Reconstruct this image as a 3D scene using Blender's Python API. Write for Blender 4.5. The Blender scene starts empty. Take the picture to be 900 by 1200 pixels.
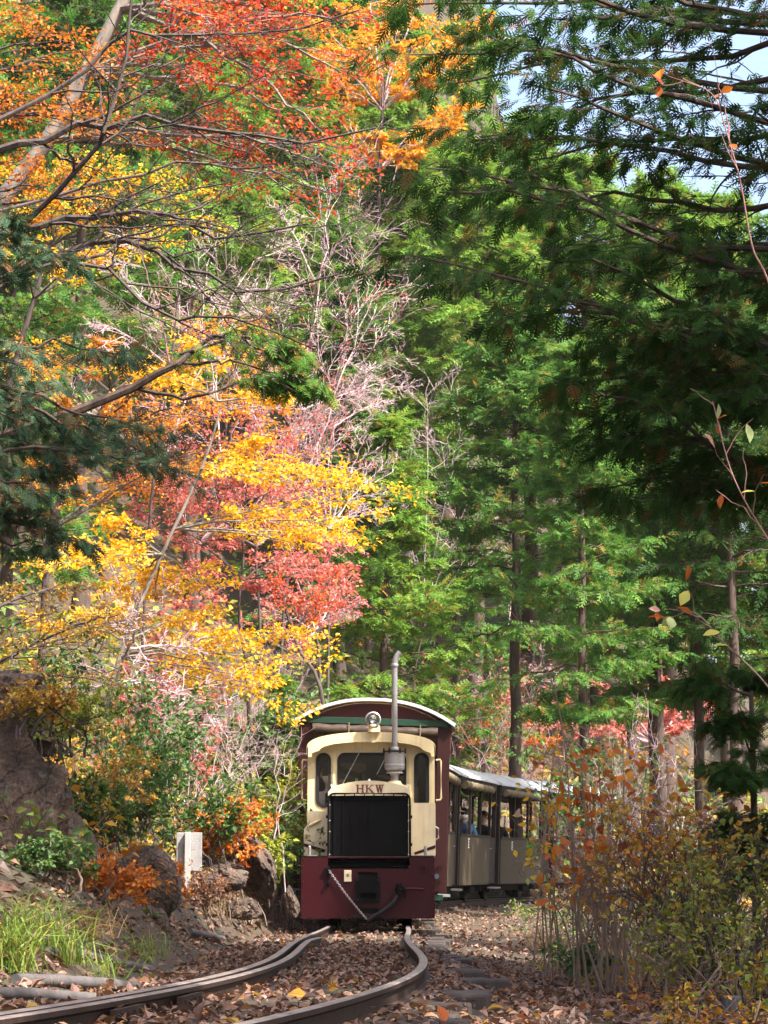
import bpy, math, random
import numpy as np
from mathutils import Matrix, Vector

# ------------------------------------------------------------------ camera, sky, sun, exposure
SC = bpy.context.scene
COL = SC.collection
F_PX, CAM_H = 2668.0, 0.56
PITCH = math.atan(420 / F_PX)
CP, SP = math.cos(PITCH), math.sin(PITCH)
cam = bpy.data.cameras.new('camera')
cam_o = bpy.data.objects.new('camera', cam)
COL.objects.link(cam_o)
cam.sensor_fit = 'VERTICAL'
cam.sensor_height = 36
cam.lens = 36 * F_PX / 1200
cam.clip_start, cam.clip_end = 0.1, 2000
cam_o.location = (0, 0, CAM_H)
cam_o.rotation_euler = (math.pi / 2 + PITCH, 0, 0)
SC.camera = cam_o

SUN_DIR = Vector((0.74, -0.56, 0.0)).normalized()     # horizontal direction towards the sun
SUN_EL = math.radians(52)
world = bpy.data.worlds.new('World')
SC.world = world
world.use_nodes = True
nt = world.node_tree
sky = nt.nodes.new('ShaderNodeTexSky')
sky.sky_type = 'NISHITA'
sky.sun_disc = False
sky.sun_elevation = SUN_EL
sky.sun_rotation = math.atan2(SUN_DIR.x, SUN_DIR.y)
sky.air_density, sky.dust_density, sky.ozone_density = 1.0, 6.0, 1.0
nt.links.new(sky.outputs[0], nt.nodes['Background'].inputs[0])
nt.nodes['Background'].inputs[1].default_value = 0.15
sl = bpy.data.lights.new('sun', 'SUN')
sl.energy, sl.angle, sl.color = 4.6, math.radians(0.55), (1.0, 0.94, 0.86)
so = bpy.data.objects.new('sun', sl)
COL.objects.link(so)
sd = Vector((SUN_DIR.x * math.cos(SUN_EL), SUN_DIR.y * math.cos(SUN_EL), math.sin(SUN_EL)))
so.rotation_euler = sd.to_track_quat('Z', 'Y').to_euler()
so.location = sd * 60
SC.view_settings.view_transform = 'Standard'
SC.view_settings.look = 'None'
SC.view_settings.gamma = 1
SC.view_settings.exposure = 1.72
SC.render.engine = 'CYCLES'
cy = SC.cycles
cy.max_bounces, cy.diffuse_bounces, cy.glossy_bounces = 6, 3, 2
cy.transmission_bounces, cy.transparent_max_bounces = 5, 8
cy.sample_clamp_indirect = 6
cy.use_denoising = True

# ------------------------------------------------------------------ helpers
R_ = np.random.default_rng(11)


def at(px, py, Y):
    """world point seen at photograph pixel (900 x 1200) at distance Y"""
    x, up = px - 450.0, 600.0 - py
    t = Y / (F_PX * CP - up * SP)
    return np.array([x * t, Y, CAM_H + (F_PX * SP + up * CP) * t])


def nrm(a):
    return a / (np.linalg.norm(a, axis=-1, keepdims=True) + 1e-9)


class MB:
    def __init__(s):
        s.V, s.Q, s.T, s.R, s.qm, s.tm, s.n = [], [], [], [], [], [], 0

    def add(s, V, F, m=0, r=None):
        V = np.asarray(V, float).reshape(-1, 3)
        F = np.asarray(F, int)
        if F.shape[1] == 4:
            s.Q.append(F + s.n); s.qm.append(np.full(len(F), m))
        else:
            s.T.append(F + s.n); s.tm.append(np.full(len(F), m))
        s.V.append(V)
        s.R.append(np.zeros(len(V)) if r is None else np.asarray(r, float))
        s.n += len(V)
        return s

    def box(s, c, d, m=0, rz=0.0, rx=0.0, ry=0.0):
        c, d = np.array(c, float), np.array(d, float) / 2
        v = np.array([[x, y, z] for x in (-1, 1) for y in (-1, 1) for z in (-1, 1)]) * d
        if rx or ry or rz:
            M = np.array(Matrix.Rotation(rz, 3, 'Z') @ Matrix.Rotation(ry, 3, 'Y') @ Matrix.Rotation(rx, 3, 'X'))
            v = v @ M.T
        return s.add(v + c, [[0, 1, 3, 2], [4, 6, 7, 5], [0, 4, 5, 1], [2, 3, 7, 6], [0, 2, 6, 4], [1, 5, 7, 3]], m)

    def tubes(s, P, R, S=4, m=0, caps=False):
        """P (n,K,3) polylines, R (n,K) radii"""
        P, R = np.asarray(P, float), np.asarray(R, float)
        if P.ndim == 2:
            P, R = P[None], np.broadcast_to(R, (1, P.shape[0]))
        n, K = P.shape[:2]
        T = nrm(np.gradient(P, axis=1))
        ref = np.where(np.abs(T[:, :1, 2:3]) > 0.9, np.array([1., 0, 0]), np.array([0, 0, 1.]))
        A = nrm(np.cross(T, np.broadcast_to(ref, T.shape)))
        B = np.cross(T, A)
        th = np.arange(S) * 2 * math.pi / S
        V = P[:, :, None] + R[:, :, None, None] * (A[:, :, None] * np.cos(th)[:, None] + B[:, :, None] * np.sin(th)[:, None])
        idx = np.arange(n * K * S).reshape(n, K, S)
        a, b = idx[:, :-1], idx[:, 1:]
        q = np.stack([a, np.roll(a, -1, 2), np.roll(b, -1, 2), b], -1).reshape(-1, 4)
        s.add(V, q, m)
        if caps:
            for e, rev in ((0, True), (K - 1, False)):
                C = P[:, e]
                base = s.n
                s.add(np.concatenate([V[:, e].reshape(-1, 3), C]), np.zeros((0, 3), int), m)
                i0 = base + np.arange(n * S).reshape(n, S)
                cc = base + n * S + np.arange(n)[:, None].repeat(S, 1)
                t = np.stack([cc, i0, np.roll(i0, -1, 1)], -1).reshape(-1, 3)
                s.T.append(t[:, ::-1] if rev else t); s.tm.append(np.full(len(t), m))
        return s

    def lathe(s, prof, c, axis='z', S=20, m=0):
        """prof [(r, h)]"""
        prof = np.array(prof, float)
        th = np.arange(S) * 2 * math.pi / S
        ring = np.stack([prof[:, None, 0] * np.cos(th), prof[:, None, 0] * np.sin(th), np.broadcast_to(prof[:, None, 1], (len(prof), S))], -1)
        if axis == 'y':
            ring = ring[..., [0, 2, 1]]
        elif axis == 'x':
            ring = ring[..., [2, 0, 1]]
        idx = np.arange(len(prof) * S).reshape(len(prof), S)
        a, b = idx[:-1], idx[1:]
        return s.add(ring + np.array(c, float), np.stack([a, np.roll(a, -1, 1), np.roll(b, -1, 1), b], -1).reshape(-1, 4), m)

    def inst(s, T, P, D, N, sz, r=None, m=0):
        """copies of template T=(verts, faces) at P with axis D, normal N, size sz"""
        tv, tf = T
        D = nrm(D); S_ = nrm(np.cross(N, D)); N2 = np.cross(D, S_)
        sz = np.broadcast_to(sz, (len(P),))
        V = P[:, None] + sz[:, None, None] * (tv[None, :, 0:1] * D[:, None] + tv[None, :, 1:2] * S_[:, None] + tv[None, :, 2:3] * N2[:, None])
        Fs = (tf[None] + (np.arange(len(P)) * len(tv))[:, None, None]).reshape(-1, tf.shape[1])
        rr = np.repeat(R_.random(len(P)) if r is None else r, len(tv))
        return s.add(V, Fs, m, rr)

    def mesh(s, name, smooth=False):
        me = bpy.data.meshes.new(name)
        V = np.concatenate(s.V)
        Q = np.concatenate(s.Q) if s.Q else np.zeros((0, 4), int)
        T = np.concatenate(s.T) if s.T else np.zeros((0, 3), int)
        me.vertices.add(len(V)); me.vertices.foreach_set('co', V.ravel().astype(np.float32))
        me.loops.add(Q.size + T.size)
        me.loops.foreach_set('vertex_index', np.concatenate([Q.ravel(), T.ravel()]).astype(np.int32))
        me.polygons.add(len(Q) + len(T))
        me.polygons.foreach_set('loop_start', np.concatenate([np.arange(len(Q)) * 4, Q.size + np.arange(len(T)) * 3]).astype(np.int32))
        mi = np.concatenate((s.qm or []) + (s.tm or []))
        me.polygons.foreach_set('material_index', mi.astype(np.int32))
        me.polygons.foreach_set('use_smooth', np.full(len(mi), smooth))
        a = me.attributes.new('rnd', 'FLOAT', 'POINT')
        a.data.foreach_set('value', np.concatenate(s.R).astype(np.float32))
        me.update(calc_edges=True)
        return me

    def obj(s, name, mats, parent=None, smooth=False, bevel=0.0, loc=None):
        me = s.mesh(name, smooth)
        return put(name, me, mats, parent, bevel, loc)


def put(name, me, mats, parent=None, bevel=0.0, loc=None):
    for m in (mats if isinstance(mats, (list, tuple)) else [mats]):
        me.materials.append(m)
    o = bpy.data.objects.new(name, me)
    COL.objects.link(o)
    if parent:
        o.parent = parent
    if loc is not None:
        o.location = loc
    if bevel:
        b = o.modifiers.new('bevel', 'BEVEL'); b.width = bevel; b.segments = 2; b.limit_method = 'ANGLE'; b.angle_limit = math.radians(40)
    return o


def tag(o, label, cat=None, group=None, kind=None):
    o['label'] = label
    if cat: o['category'] = cat
    if group: o['group'] = group
    if kind: o['kind'] = kind
    return o


def empty(name, loc=(0, 0, 0), rz=0.0, label=None, cat=None, group=None):
    o = bpy.data.objects.new(name, None)
    COL.objects.link(o)
    o.location = [float(v) for v in loc]; o.rotation_euler = (0, 0, rz); o.empty_display_size = 0.2
    if label: tag(o, label, cat, group)
    return o


def copy_tree(o, parent=None):
    c = o.copy(); COL.objects.link(c)
    if parent: c.parent = parent
    for ch in [k for k in o.children]:
        copy_tree(ch, c)
    return c


def plate(name, loops, thick, y, mat, parent, bevel=0.0):
    """flat plate in the x-z plane cut from outlines (first = outside, rest = holes), front face at y"""
    cu = bpy.data.curves.new(name, 'CURVE'); cu.dimensions = '2D'; cu.fill_mode = 'BOTH'; cu.extrude = thick / 2
    for lp in loops:
        sp = cu.splines.new('POLY'); sp.points.add(len(lp) - 1); sp.use_cyclic_u = True
        for p, (x, z) in zip(sp.points, lp): p.co = (x, z, 0, 1)
    t = bpy.data.objects.new(name + '_tmp', cu); COL.objects.link(t)
    dg = bpy.context.evaluated_depsgraph_get()
    me = bpy.data.meshes.new_from_object(t.evaluated_get(dg))
    bpy.data.objects.remove(t); bpy.data.curves.remove(cu)
    me.transform(Matrix.Rotation(math.pi / 2, 4, 'X')); me.transform(Matrix.Translation((0, y + thick / 2, 0)))
    me.name = name
    me.materials.clear()
    return put(name, me, mat, parent, bevel)


def rrect(x0, x1, z0, z1, r, n=6):
    o = []
    for cx, cz, a0 in ((x1 - r, z1 - r, 0), (x0 + r, z1 - r, 90), (x0 + r, z0 + r, 180), (x1 - r, z0 + r, 270)):
        for i in range(n + 1):
            a = math.radians(a0 + 90 * i / n); o.append((cx + r * math.cos(a), cz + r * math.sin(a)))
    return o


def arch(x0, x1, z0, z1, rise, n=16, corner=0.0):
    """outline with a bowed top: bottom z0, eaves z1-rise, crown z1"""
    c, hw = (x0 + x1) / 2, (x1 - x0) / 2
    o = [(x0, z0), (x1, z0)]
    for i in range(n + 1):
        u = 1 - 2 * i / n
        o.append((c + hw * u, z1 - rise * abs(u) ** 2.2))
    return o


def rim(outer, inner):
    return [outer, inner]


# ------------------------------------------------------------------ materials
def mat_new(name):
    m = bpy.data.materials.new(name); m.use_nodes = True
    return m, m.node_tree.nodes, m.node_tree.links, m.node_tree.nodes['Principled BSDF']


def noise_mix(nd, lk, c1, c2, scale, detail=6, lo=0.35, hi=0.65, coord='Object', rough=0.6):
    tc = nd.new('ShaderNodeTexCoord'); n = nd.new('ShaderNodeTexNoise')
    n.inputs['Scale'].default_value = scale; n.inputs['Detail'].default_value = detail; n.inputs['Roughness'].default_value = rough
    lk.new(tc.outputs[coord], n.inputs['Vector'])
    r = nd.new('ShaderNodeValToRGB'); lk.new(n.outputs['Fac'], r.inputs[0])
    r.color_ramp.elements[0].position, r.color_ramp.elements[1].position = lo, hi
    r.color_ramp.elements[0].color, r.color_ramp.elements[1].color = (*c1, 1), (*c2, 1)
    return r, n, tc


def paint(name, col, dirt=None, rough=0.45, metal=0.0, scale=3.0, amount=0.35, bump=0.1):
    m, nd, lk, b = mat_new(name)
    d = dirt or tuple(c * 0.6 for c in col)
    r, n, tc = noise_mix(nd, lk, col, tuple(col[i] * (1 - amount) + d[i] * amount for i in range(3)), scale, 8, 0.42, 0.72)
    mp = nd.new('ShaderNodeMapping'); mp.inputs['Scale'].default_value = (14, 14, 1.3); lk.new(tc.outputs['Object'], mp.inputs[0])
    ns = nd.new('ShaderNodeTexNoise'); ns.inputs['Scale'].default_value = 1.6; ns.inputs['Detail'].default_value = 7; lk.new(mp.outputs[0], ns.inputs['Vector'])
    rs_ = nd.new('ShaderNodeValToRGB'); rs_.color_ramp.elements[0].position = .52; rs_.color_ramp.elements[1].position = .80
    rs_.color_ramp.elements[1].color = (.55, .55, .55, 1); lk.new(ns.outputs['Fac'], rs_.inputs[0])
    mxs = nd.new('ShaderNodeMix'); mxs.data_type = 'RGBA'; lk.new(rs_.outputs[0], mxs.inputs['Factor']); lk.new(r.outputs[0], mxs.inputs[6]); mxs.inputs[7].default_value = (*[v * .75 for v in d], 1)
    lk.new(mxs.outputs[2], b.inputs['Base Color'])
    n2 = nd.new('ShaderNodeTexNoise'); n2.inputs['Scale'].default_value = scale * 9; n2.inputs['Detail'].default_value = 5
    lk.new(tc.outputs['Object'], n2.inputs['Vector'])
    mr = nd.new('ShaderNodeMapRange'); mr.inputs[3].default_value = rough - 0.1; mr.inputs[4].default_value = rough + 0.15
    lk.new(n2.outputs['Fac'], mr.inputs[0]); lk.new(mr.outputs[0], b.inputs['Roughness'])
    b.inputs['Metallic'].default_value = metal
    b.inputs['Specular IOR Level'].default_value = (0.10 if max(col) < .01 else 0.22) if max(col) < .12 else 0.4
    if bump:
        bp = nd.new('ShaderNodeBump'); bp.inputs['Strength'].default_value = bump; bp.inputs['Distance'].default_value = 0.01
        lk.new(n2.outputs['Fac'], bp.inputs['Height']); lk.new(bp.outputs[0], b.inputs['Normal'])
    return m


def leafmat(name, cols, trans=0.4, gloss=0.025):
    """per-leaf hue from the 'rnd' attribute, thin leaf lets light through"""
    m = bpy.data.materials.new(name); m.use_nodes = True
    nd, lk = m.node_tree.nodes, m.node_tree.links
    nd.clear()
    out = nd.new('ShaderNodeOutputMaterial')
    a = nd.new('ShaderNodeAttribute'); a.attribute_name = 'rnd'
    r = nd.new('ShaderNodeValToRGB'); r.color_ramp.interpolation = 'LINEAR'
    el = r.color_ramp.elements
    while len(el) < len(cols): el.new(0.5)
    for i, c in enumerate(cols):
        el[i].position = i / (len(cols) - 1); el[i].color = (*c, 1)
    lk.new(a.outputs['Fac'], r.inputs[0])
    d = nd.new('ShaderNodeBsdfDiffuse'); t = nd.new('ShaderNodeBsdfTranslucent'); g = nd.new('ShaderNodeBsdfGlossy')
    g.inputs['Roughness'].default_value = 0.6; g.inputs['Color'].default_value = (0.9, 0.9, 0.9, 1)
    lk.new(r.outputs[0], d.inputs[0]); lk.new(r.outputs[0], t.inputs[0])
    m1, m2 = nd.new('ShaderNodeMixShader'), nd.new('ShaderNodeMixShader')
    m1.inputs[0].default_value = trans; m2.inputs[0].default_value = gloss
    lk.new(d.outputs[0], m1.inputs[1]); lk.new(t.outputs[0], m1.inputs[2])
    lk.new(m1.outputs[0], m2.inputs[1]); lk.new(g.outputs[0], m2.inputs[2])
    lk.new(m2.outputs[0], out.inputs[0])
    return m


def bark(name, c1, c2, scale=6.0, bump=0.6):
    m, nd, lk, b = mat_new(name)
    r, n, tc = noise_mix(nd, lk, c1, c2, scale, 8, 0.3, 0.7)
    mp = nd.new('ShaderNodeMapping'); mp.inputs['Scale'].default_value = (1, 1, 0.18)
    lk.new(tc.outputs['Object'], mp.inputs[0]); lk.new(mp.outputs[0], n.inputs['Vector'])
    n.inputs['Scale'].default_value = scale * 3
    lk.new(r.outputs[0], b.inputs['Base Color'])
    b.inputs['Roughness'].default_value = 0.85
    bp = nd.new('ShaderNodeBump'); bp.inputs['Strength'].default_value = bump; bp.inputs['Distance'].default_value = 0.02
    lk.new(n.outputs['Fac'], bp.inputs['Height']); lk.new(bp.outputs[0], b.inputs['Normal'])
    return m


M = {}
M['maroon'] = paint('maroon_paint', (0.029, 0.0020, 0.0046), (0.03, 0.008, 0.008), 0.36, scale=4, amount=0.4)
M['brown'] = paint('brown_paint', (0.024, 0.005, 0.005), (0.012, 0.004, 0.004), 0.5, scale=3)
M['dark_maroon'] = paint('dark_maroon_paint', (0.030, 0.003, 0.006), (0.02, 0.005, 0.005), 0.5)
M['cream'] = paint('cream_paint', (0.66, 0.55, 0.32), (0.50, 0.37, 0.20), 0.42, scale=2.5, amount=0.45)
M['cream_dull'] = paint('cream_panel', (0.60, 0.52, 0.36), (0.42, 0.33, 0.2), 0.42, scale=4, amount=0.5)
M['black'] = paint('black_steel', (0.0022, 0.0022, 0.0026), (0.007, 0.006, 0.005), 0.6, scale=5)
M['rubber'] = paint('black_rubber', (0.014, 0.013, 0.014), (0.03, 0.03, 0.03), 0.55)
M['underframe'] = paint('sooty_underframe', (0.014, 0.012, 0.011), (0.04, 0.03, 0.02), 0.8)
M['steel'] = paint('bare_steel', (0.46, 0.45, 0.45), (0.25, 0.2, 0.17), 0.38, metal=0.75, scale=8, amount=0.5)
M['silver'] = paint('silver_paint', (0.27, 0.265, 0.275), (0.16, 0.13, 0.11), 0.42, metal=0.45, scale=5, amount=0.5)
M['lamp_reflector'] = paint('lamp_reflector', (0.8, 0.8, 0.8), (0.7, 0.7, 0.7), 0.14, metal=1.0, bump=0)
M['tan'] = paint('tan_panel', (0.046, 0.034, 0.020), (0.026, 0.018, 0.011), 0.6, scale=2, amount=0.6)
M['dark_wood'] = paint('dark_wood', (0.012, 0.007, 0.006), (0.02, 0.012, 0.009), 0.6, scale=3)
M['car_roof'] = paint('grey_roof', (0.50, 0.52, 0.56), (0.33, 0.32, 0.31), 0.5, scale=2, amount=0.55)
M['roof_edge'] = paint('white_roof_edge', (0.50, 0.51, 0.55), (0.36, 0.34, 0.34), 0.5, scale=5, amount=0.4)
M['green_paint'] = paint('green_beam', (0.010, 0.036, 0.022), (0.01, 0.015, 0.01), 0.5)
M['canvas'] = paint('olive_canvas', (0.15, 0.12, 0.07), (0.085, 0.065, 0.036), 0.8, scale=6, amount=0.7, bump=0.3)
M['canvas_grey'] = paint('clear_canvas', (0.042, 0.028, 0.022), (0.10, 0.075, 0.062), 0.4, scale=6, amount=0.7, bump=0.3)
M['ceiling'] = paint('beige_ceiling', (0.33, 0.24, 0.15), (0.2, 0.14, 0.08), 0.6)
M['white'] = paint('white_paint', (0.72, 0.71, 0.70), (0.45, 0.42, 0.38), 0.5, scale=7, amount=0.4)
M['post_white'] = paint('weathered_white_wood', (0.40, 0.385, 0.375), (0.25, 0.225, 0.205), 0.6, scale=9, amount=0.6, bump=0.3)
M['board_grey'] = paint('weathered_grey_board', (0.30, 0.29, 0.285), (0.19, 0.17, 0.155), 0.65, scale=9, amount=0.6, bump=0.3)
M['ink'] = paint('ink', (0.03, 0.03, 0.03), (0.05, 0.05, 0.05), 0.6)
M['letter'] = paint('letter_brown', (0.14, 0.028, 0.02), (0.1, 0.02, 0.02), 0.4)
M['blue_tag'] = paint('blue_tag', (0.10, 0.17, 0.24), (0.1, 0.1, 0.1), 0.5)
M['rail'] = paint('rail_rust', (0.040, 0.025, 0.020), (0.022, 0.014, 0.012), 0.6, metal=0.3, scale=12, amount=0.7, bump=0.3)
M['rail_top'] = paint('rail_head', (0.34, 0.285, 0.265), (0.13, 0.085, 0.066), 0.40, metal=0.6, scale=7, amount=0.8)
M['skin'] = paint('skin', (0.52, 0.34, 0.26), (0.45, 0.27, 0.2), 0.5, bump=0)
M['hair'] = paint('hair', (0.012, 0.010, 0.010), (0.02, 0.015, 0.012), 0.5)
M['mask'] = paint('face_mask', (0.78, 0.78, 0.80), (0.7, 0.7, 0.72), 0.8, bump=0)
M['straw'] = paint('straw_hat', (0.38, 0.28, 0.10), (0.25, 0.17, 0.06), 0.8)
for k, c in dict(pink=(0.36, 0.20, 0.19), denim=(0.06, 0.13, 0.26), navy=(0.02, 0.025, 0.05), grey=(0.28, 0.28, 0.3), black=(0.014, 0.013, 0.015), white=(0.6, 0.58, 0.55)).items():
    M['cloth_' + k] = paint('cloth_' + k, c, tuple(v * 0.7 for v in c), 0.9, scale=14)


def glass_mat():
    m, nd, lk, b = mat_new('window_glass')
    out = nd['Material Output']; nd.remove(b)
    t = nd.new('ShaderNodeBsdfTransparent'); g = nd.new('ShaderNodeBsdfGlossy'); mx = nd.new('ShaderNodeMixShader')
    t.inputs[0].default_value = (0.80, 0.82, 0.82, 1); g.inputs['Roughness'].default_value = 0.03
    fr = nd.new('ShaderNodeFresnel'); fr.inputs['IOR'].default_value = 1.5
    lk.new(fr.outputs[0], mx.inputs[0]); lk.new(t.outputs[0], mx.inputs[1]); lk.new(g.outputs[0], mx.inputs[2]); lk.new(mx.outputs[0], out.inputs[0])
    return m


M['glass'] = glass_mat()
M['bark_dark'] = bark('bark_dark', (0.030, 0.020, 0.018), (0.085, 0.060, 0.052))
M['bark_cypress'] = bark('bark_cypress', (0.030, 0.018, 0.013), (0.085, 0.054, 0.039))
M['bark_pale'] = bark('bark_pale', (0.085, 0.068, 0.055), (0.24, 0.205, 0.17), 3)
M['bark_mauve'] = bark('bark_mauve', (0.22, 0.145, 0.15), (0.50, 0.37, 0.385))
M['bark_dry'] = bark('bark_dry', (0.10, 0.062, 0.045), (0.24, 0.165, 0.12))
M['bark_pink'] = bark('bark_pink', (0.22, 0.09, 0.09), (0.42, 0.24, 0.2))
M['log'] = bark('grey_log', (0.045, 0.038, 0.036), (0.115, 0.10, 0.098), 4, 0.8)
M['sleeper'] = bark('sleeper_wood', (0.016, 0.011, 0.010), (0.060, 0.043, 0.037), 3, 0.9)

M['l_yellow'] = leafmat('leaf_yellow', [(0.64, 0.31, 0.006), (0.76, 0.43, 0.008), (0.82, 0.52, 0.012), (0.74, 0.37, 0.006), (0.54, 0.41, 0.03)], 0.45)
M['l_gold'] = leafmat('leaf_gold', [(0.62, 0.25, 0.01), (0.74, 0.36, 0.015), (0.66, 0.28, 0.01), (0.78, 0.44, 0.03)], 0.45)
M['l_orange'] = leafmat('leaf_orange', [(0.50, 0.13, 0.012), (0.62, 0.20, 0.015), (0.42, 0.10, 0.012), (0.66, 0.27, 0.02)], 0.42)
M['l_amber'] = leafmat('leaf_amber', [(0.56, 0.16, 0.012), (0.66, 0.28, 0.015), (0.70, 0.36, 0.02), (0.52, 0.12, 0.02), (0.72, 0.42, 0.03), (0.60, 0.20, 0.02)], 0.45)
M['l_rust'] = leafmat('leaf_rust', [(0.36, 0.075, 0.012), (0.50, 0.12, 0.016), (0.28, 0.06, 0.015), (0.56, 0.18, 0.02), (0.42, 0.10, 0.02)], 0.38)
M['l_red'] = leafmat('leaf_red', [(0.46, 0.03, 0.018), (0.56, 0.07, 0.02), (0.40, 0.02, 0.025), (0.58, 0.13, 0.02), (0.60, 0.22, 0.02)], 0.45)
M['l_pinkred'] = leafmat('leaf_pinkred', [(0.52, 0.12, 0.09), (0.56, 0.16, 0.11), (0.44, 0.09, 0.10), (0.60, 0.20, 0.09)], 0.42)
M['l_ochre'] = leafmat('leaf_ochre', [(0.40, 0.21, 0.02), (0.46, 0.26, 0.03), (0.30, 0.22, 0.03), (0.46, 0.17, 0.02)], 0.38)
M['l_green'] = leafmat('leaf_green', [(0.055, 0.13, 0.022), (0.085, 0.17, 0.03), (0.045, 0.10, 0.03), (0.15, 0.22, 0.03)], 0.4)
M['l_ygreen'] = leafmat('leaf_yellowgreen', [(0.22, 0.27, 0.03), (0.30, 0.32, 0.03), (0.16, 0.23, 0.03), (0.42, 0.35, 0.03)], 0.42)
M['l_palegreen'] = leafmat('leaf_palegreen', [(0.34, 0.42, 0.16), (0.42, 0.46, 0.22), (0.50, 0.46, 0.08), (0.50, 0.26, 0.24)], 0.4)
M['l_brown'] = leafmat('leaf_brown', [(0.20, 0.085, 0.04), (0.30, 0.14, 0.07), (0.14, 0.06, 0.035), (0.36, 0.20, 0.10)], 0.3)
M['l_litter'] = leafmat('leaf_litter', [(0.085, 0.040, 0.028), (0.15, 0.072, 0.045), (0.060, 0.030, 0.024), (0.21, 0.115, 0.075), (0.12, 0.050, 0.032), (0.27, 0.16, 0.105), (0.19, 0.070, 0.030), (0.095, 0.052, 0.038), (0.32, 0.15, 0.035)], 0.15, 0.05)
M['l_olive'] = leafmat('leaf_olive', [(0.10, 0.16, 0.022), (0.17, 0.22, 0.025), (0.28, 0.27, 0.025), (0.12, 0.14, 0.025), (0.42, 0.30, 0.03)], 0.42)
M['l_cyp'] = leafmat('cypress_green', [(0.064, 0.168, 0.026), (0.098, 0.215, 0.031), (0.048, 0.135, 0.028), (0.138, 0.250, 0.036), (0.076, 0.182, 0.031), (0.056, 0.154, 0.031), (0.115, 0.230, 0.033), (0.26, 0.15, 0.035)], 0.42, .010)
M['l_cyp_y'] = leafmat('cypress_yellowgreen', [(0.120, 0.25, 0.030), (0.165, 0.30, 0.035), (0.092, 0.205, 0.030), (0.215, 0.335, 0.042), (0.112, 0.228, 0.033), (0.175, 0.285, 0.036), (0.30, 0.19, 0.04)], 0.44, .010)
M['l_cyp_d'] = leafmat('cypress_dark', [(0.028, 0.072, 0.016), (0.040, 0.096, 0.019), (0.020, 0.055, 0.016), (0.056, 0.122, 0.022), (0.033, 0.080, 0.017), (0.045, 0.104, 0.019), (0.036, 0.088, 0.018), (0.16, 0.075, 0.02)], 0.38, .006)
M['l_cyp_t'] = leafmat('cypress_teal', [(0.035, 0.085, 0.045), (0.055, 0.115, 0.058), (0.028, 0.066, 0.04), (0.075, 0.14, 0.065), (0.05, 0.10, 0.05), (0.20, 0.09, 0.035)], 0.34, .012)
M['l_grass'] = leafmat('grass_blade', [(0.10, 0.20, 0.025), (0.17, 0.27, 0.035), (0.26, 0.30, 0.04), (0.13, 0.22, 0.03), (0.36, 0.27, 0.06)], 0.4)
M['l_dry'] = leafmat('dry_grass', [(0.26, 0.15, 0.07), (0.34, 0.21, 0.10), (0.20, 0.11, 0.05), (0.30, 0.22, 0.07)], 0.3)


def ground_mat():
    m, nd, lk, b = mat_new('forest_floor')
    tc = nd.new('ShaderNodeTexCoord')
    v = nd.new('ShaderNodeTexVoronoi'); v.inputs['Scale'].default_value = 16; v.inputs['Randomness'].default_value = 1
    n = nd.new('ShaderNodeTexNoise'); n.inputs['Scale'].default_value = 3; n.inputs['Detail'].default_value = 6
    ad = nd.new('ShaderNodeVectorMath'); ad.operation = 'ADD'
    lk.new(tc.outputs['Object'], n.inputs['Vector']); lk.new(tc.outputs['Object'], ad.inputs[0]); lk.new(n.outputs['Color'], ad.inputs[1])
    lk.new(ad.outputs[0], v.inputs['Vector'])
    r = nd.new('ShaderNodeValToRGB'); el = r.color_ramp.elements
    cols = [(0.022, 0.016, 0.010), (0.055, 0.032, 0.017), (0.03, 0.021, 0.013), (0.08, 0.045, 0.025), (0.04, 0.028, 0.015), (0.09, 0.048, 0.022)]
    while len(el) < len(cols): el.new(0.5)
    for i, c in enumerate(cols): el[i].position = i / (len(cols) - 1); el[i].color = (*c, 1)
    sp = nd.new('ShaderNodeSeparateColor'); lk.new(v.outputs['Color'], sp.inputs[0]); lk.new(sp.outputs[0], r.inputs[0])
    n2 = nd.new('ShaderNodeTexNoise'); n2.inputs['Scale'].default_value = 1.1; n2.inputs['Detail'].default_value = 9; lk.new(tc.outputs['Object'], n2.inputs['Vector'])
    r2 = nd.new('ShaderNodeValToRGB'); r2.color_ramp.elements[0].position = 0.45; r2.color_ramp.elements[1].position = 0.62
    lk.new(n2.outputs['Fac'], r2.inputs[0])
    mx = nd.new('ShaderNodeMix'); mx.data_type = 'RGBA'
    lk.new(r2.outputs[0], mx.inputs['Factor']); lk.new(r.outputs[0], mx.inputs[6]); mx.inputs[7].default_value = (0.040, 0.036, 0.020, 1)
    lk.new(mx.outputs[2], b.inputs['Base Color']); b.inputs['Roughness'].default_value = 0.95
    n3 = nd.new('ShaderNodeTexNoise'); n3.inputs['Scale'].default_value = 40; n3.inputs['Detail'].default_value = 6; lk.new(tc.outputs['Object'], n3.inputs['Vector'])
    bp = nd.new('ShaderNodeBump'); bp.inputs['Strength'].default_value = 0.8; bp.inputs['Distance'].default_value = 0.02
    lk.new(n3.outputs['Fac'], bp.inputs['Height']); lk.new(bp.outputs[0], b.inputs['Normal'])
    return m


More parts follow.
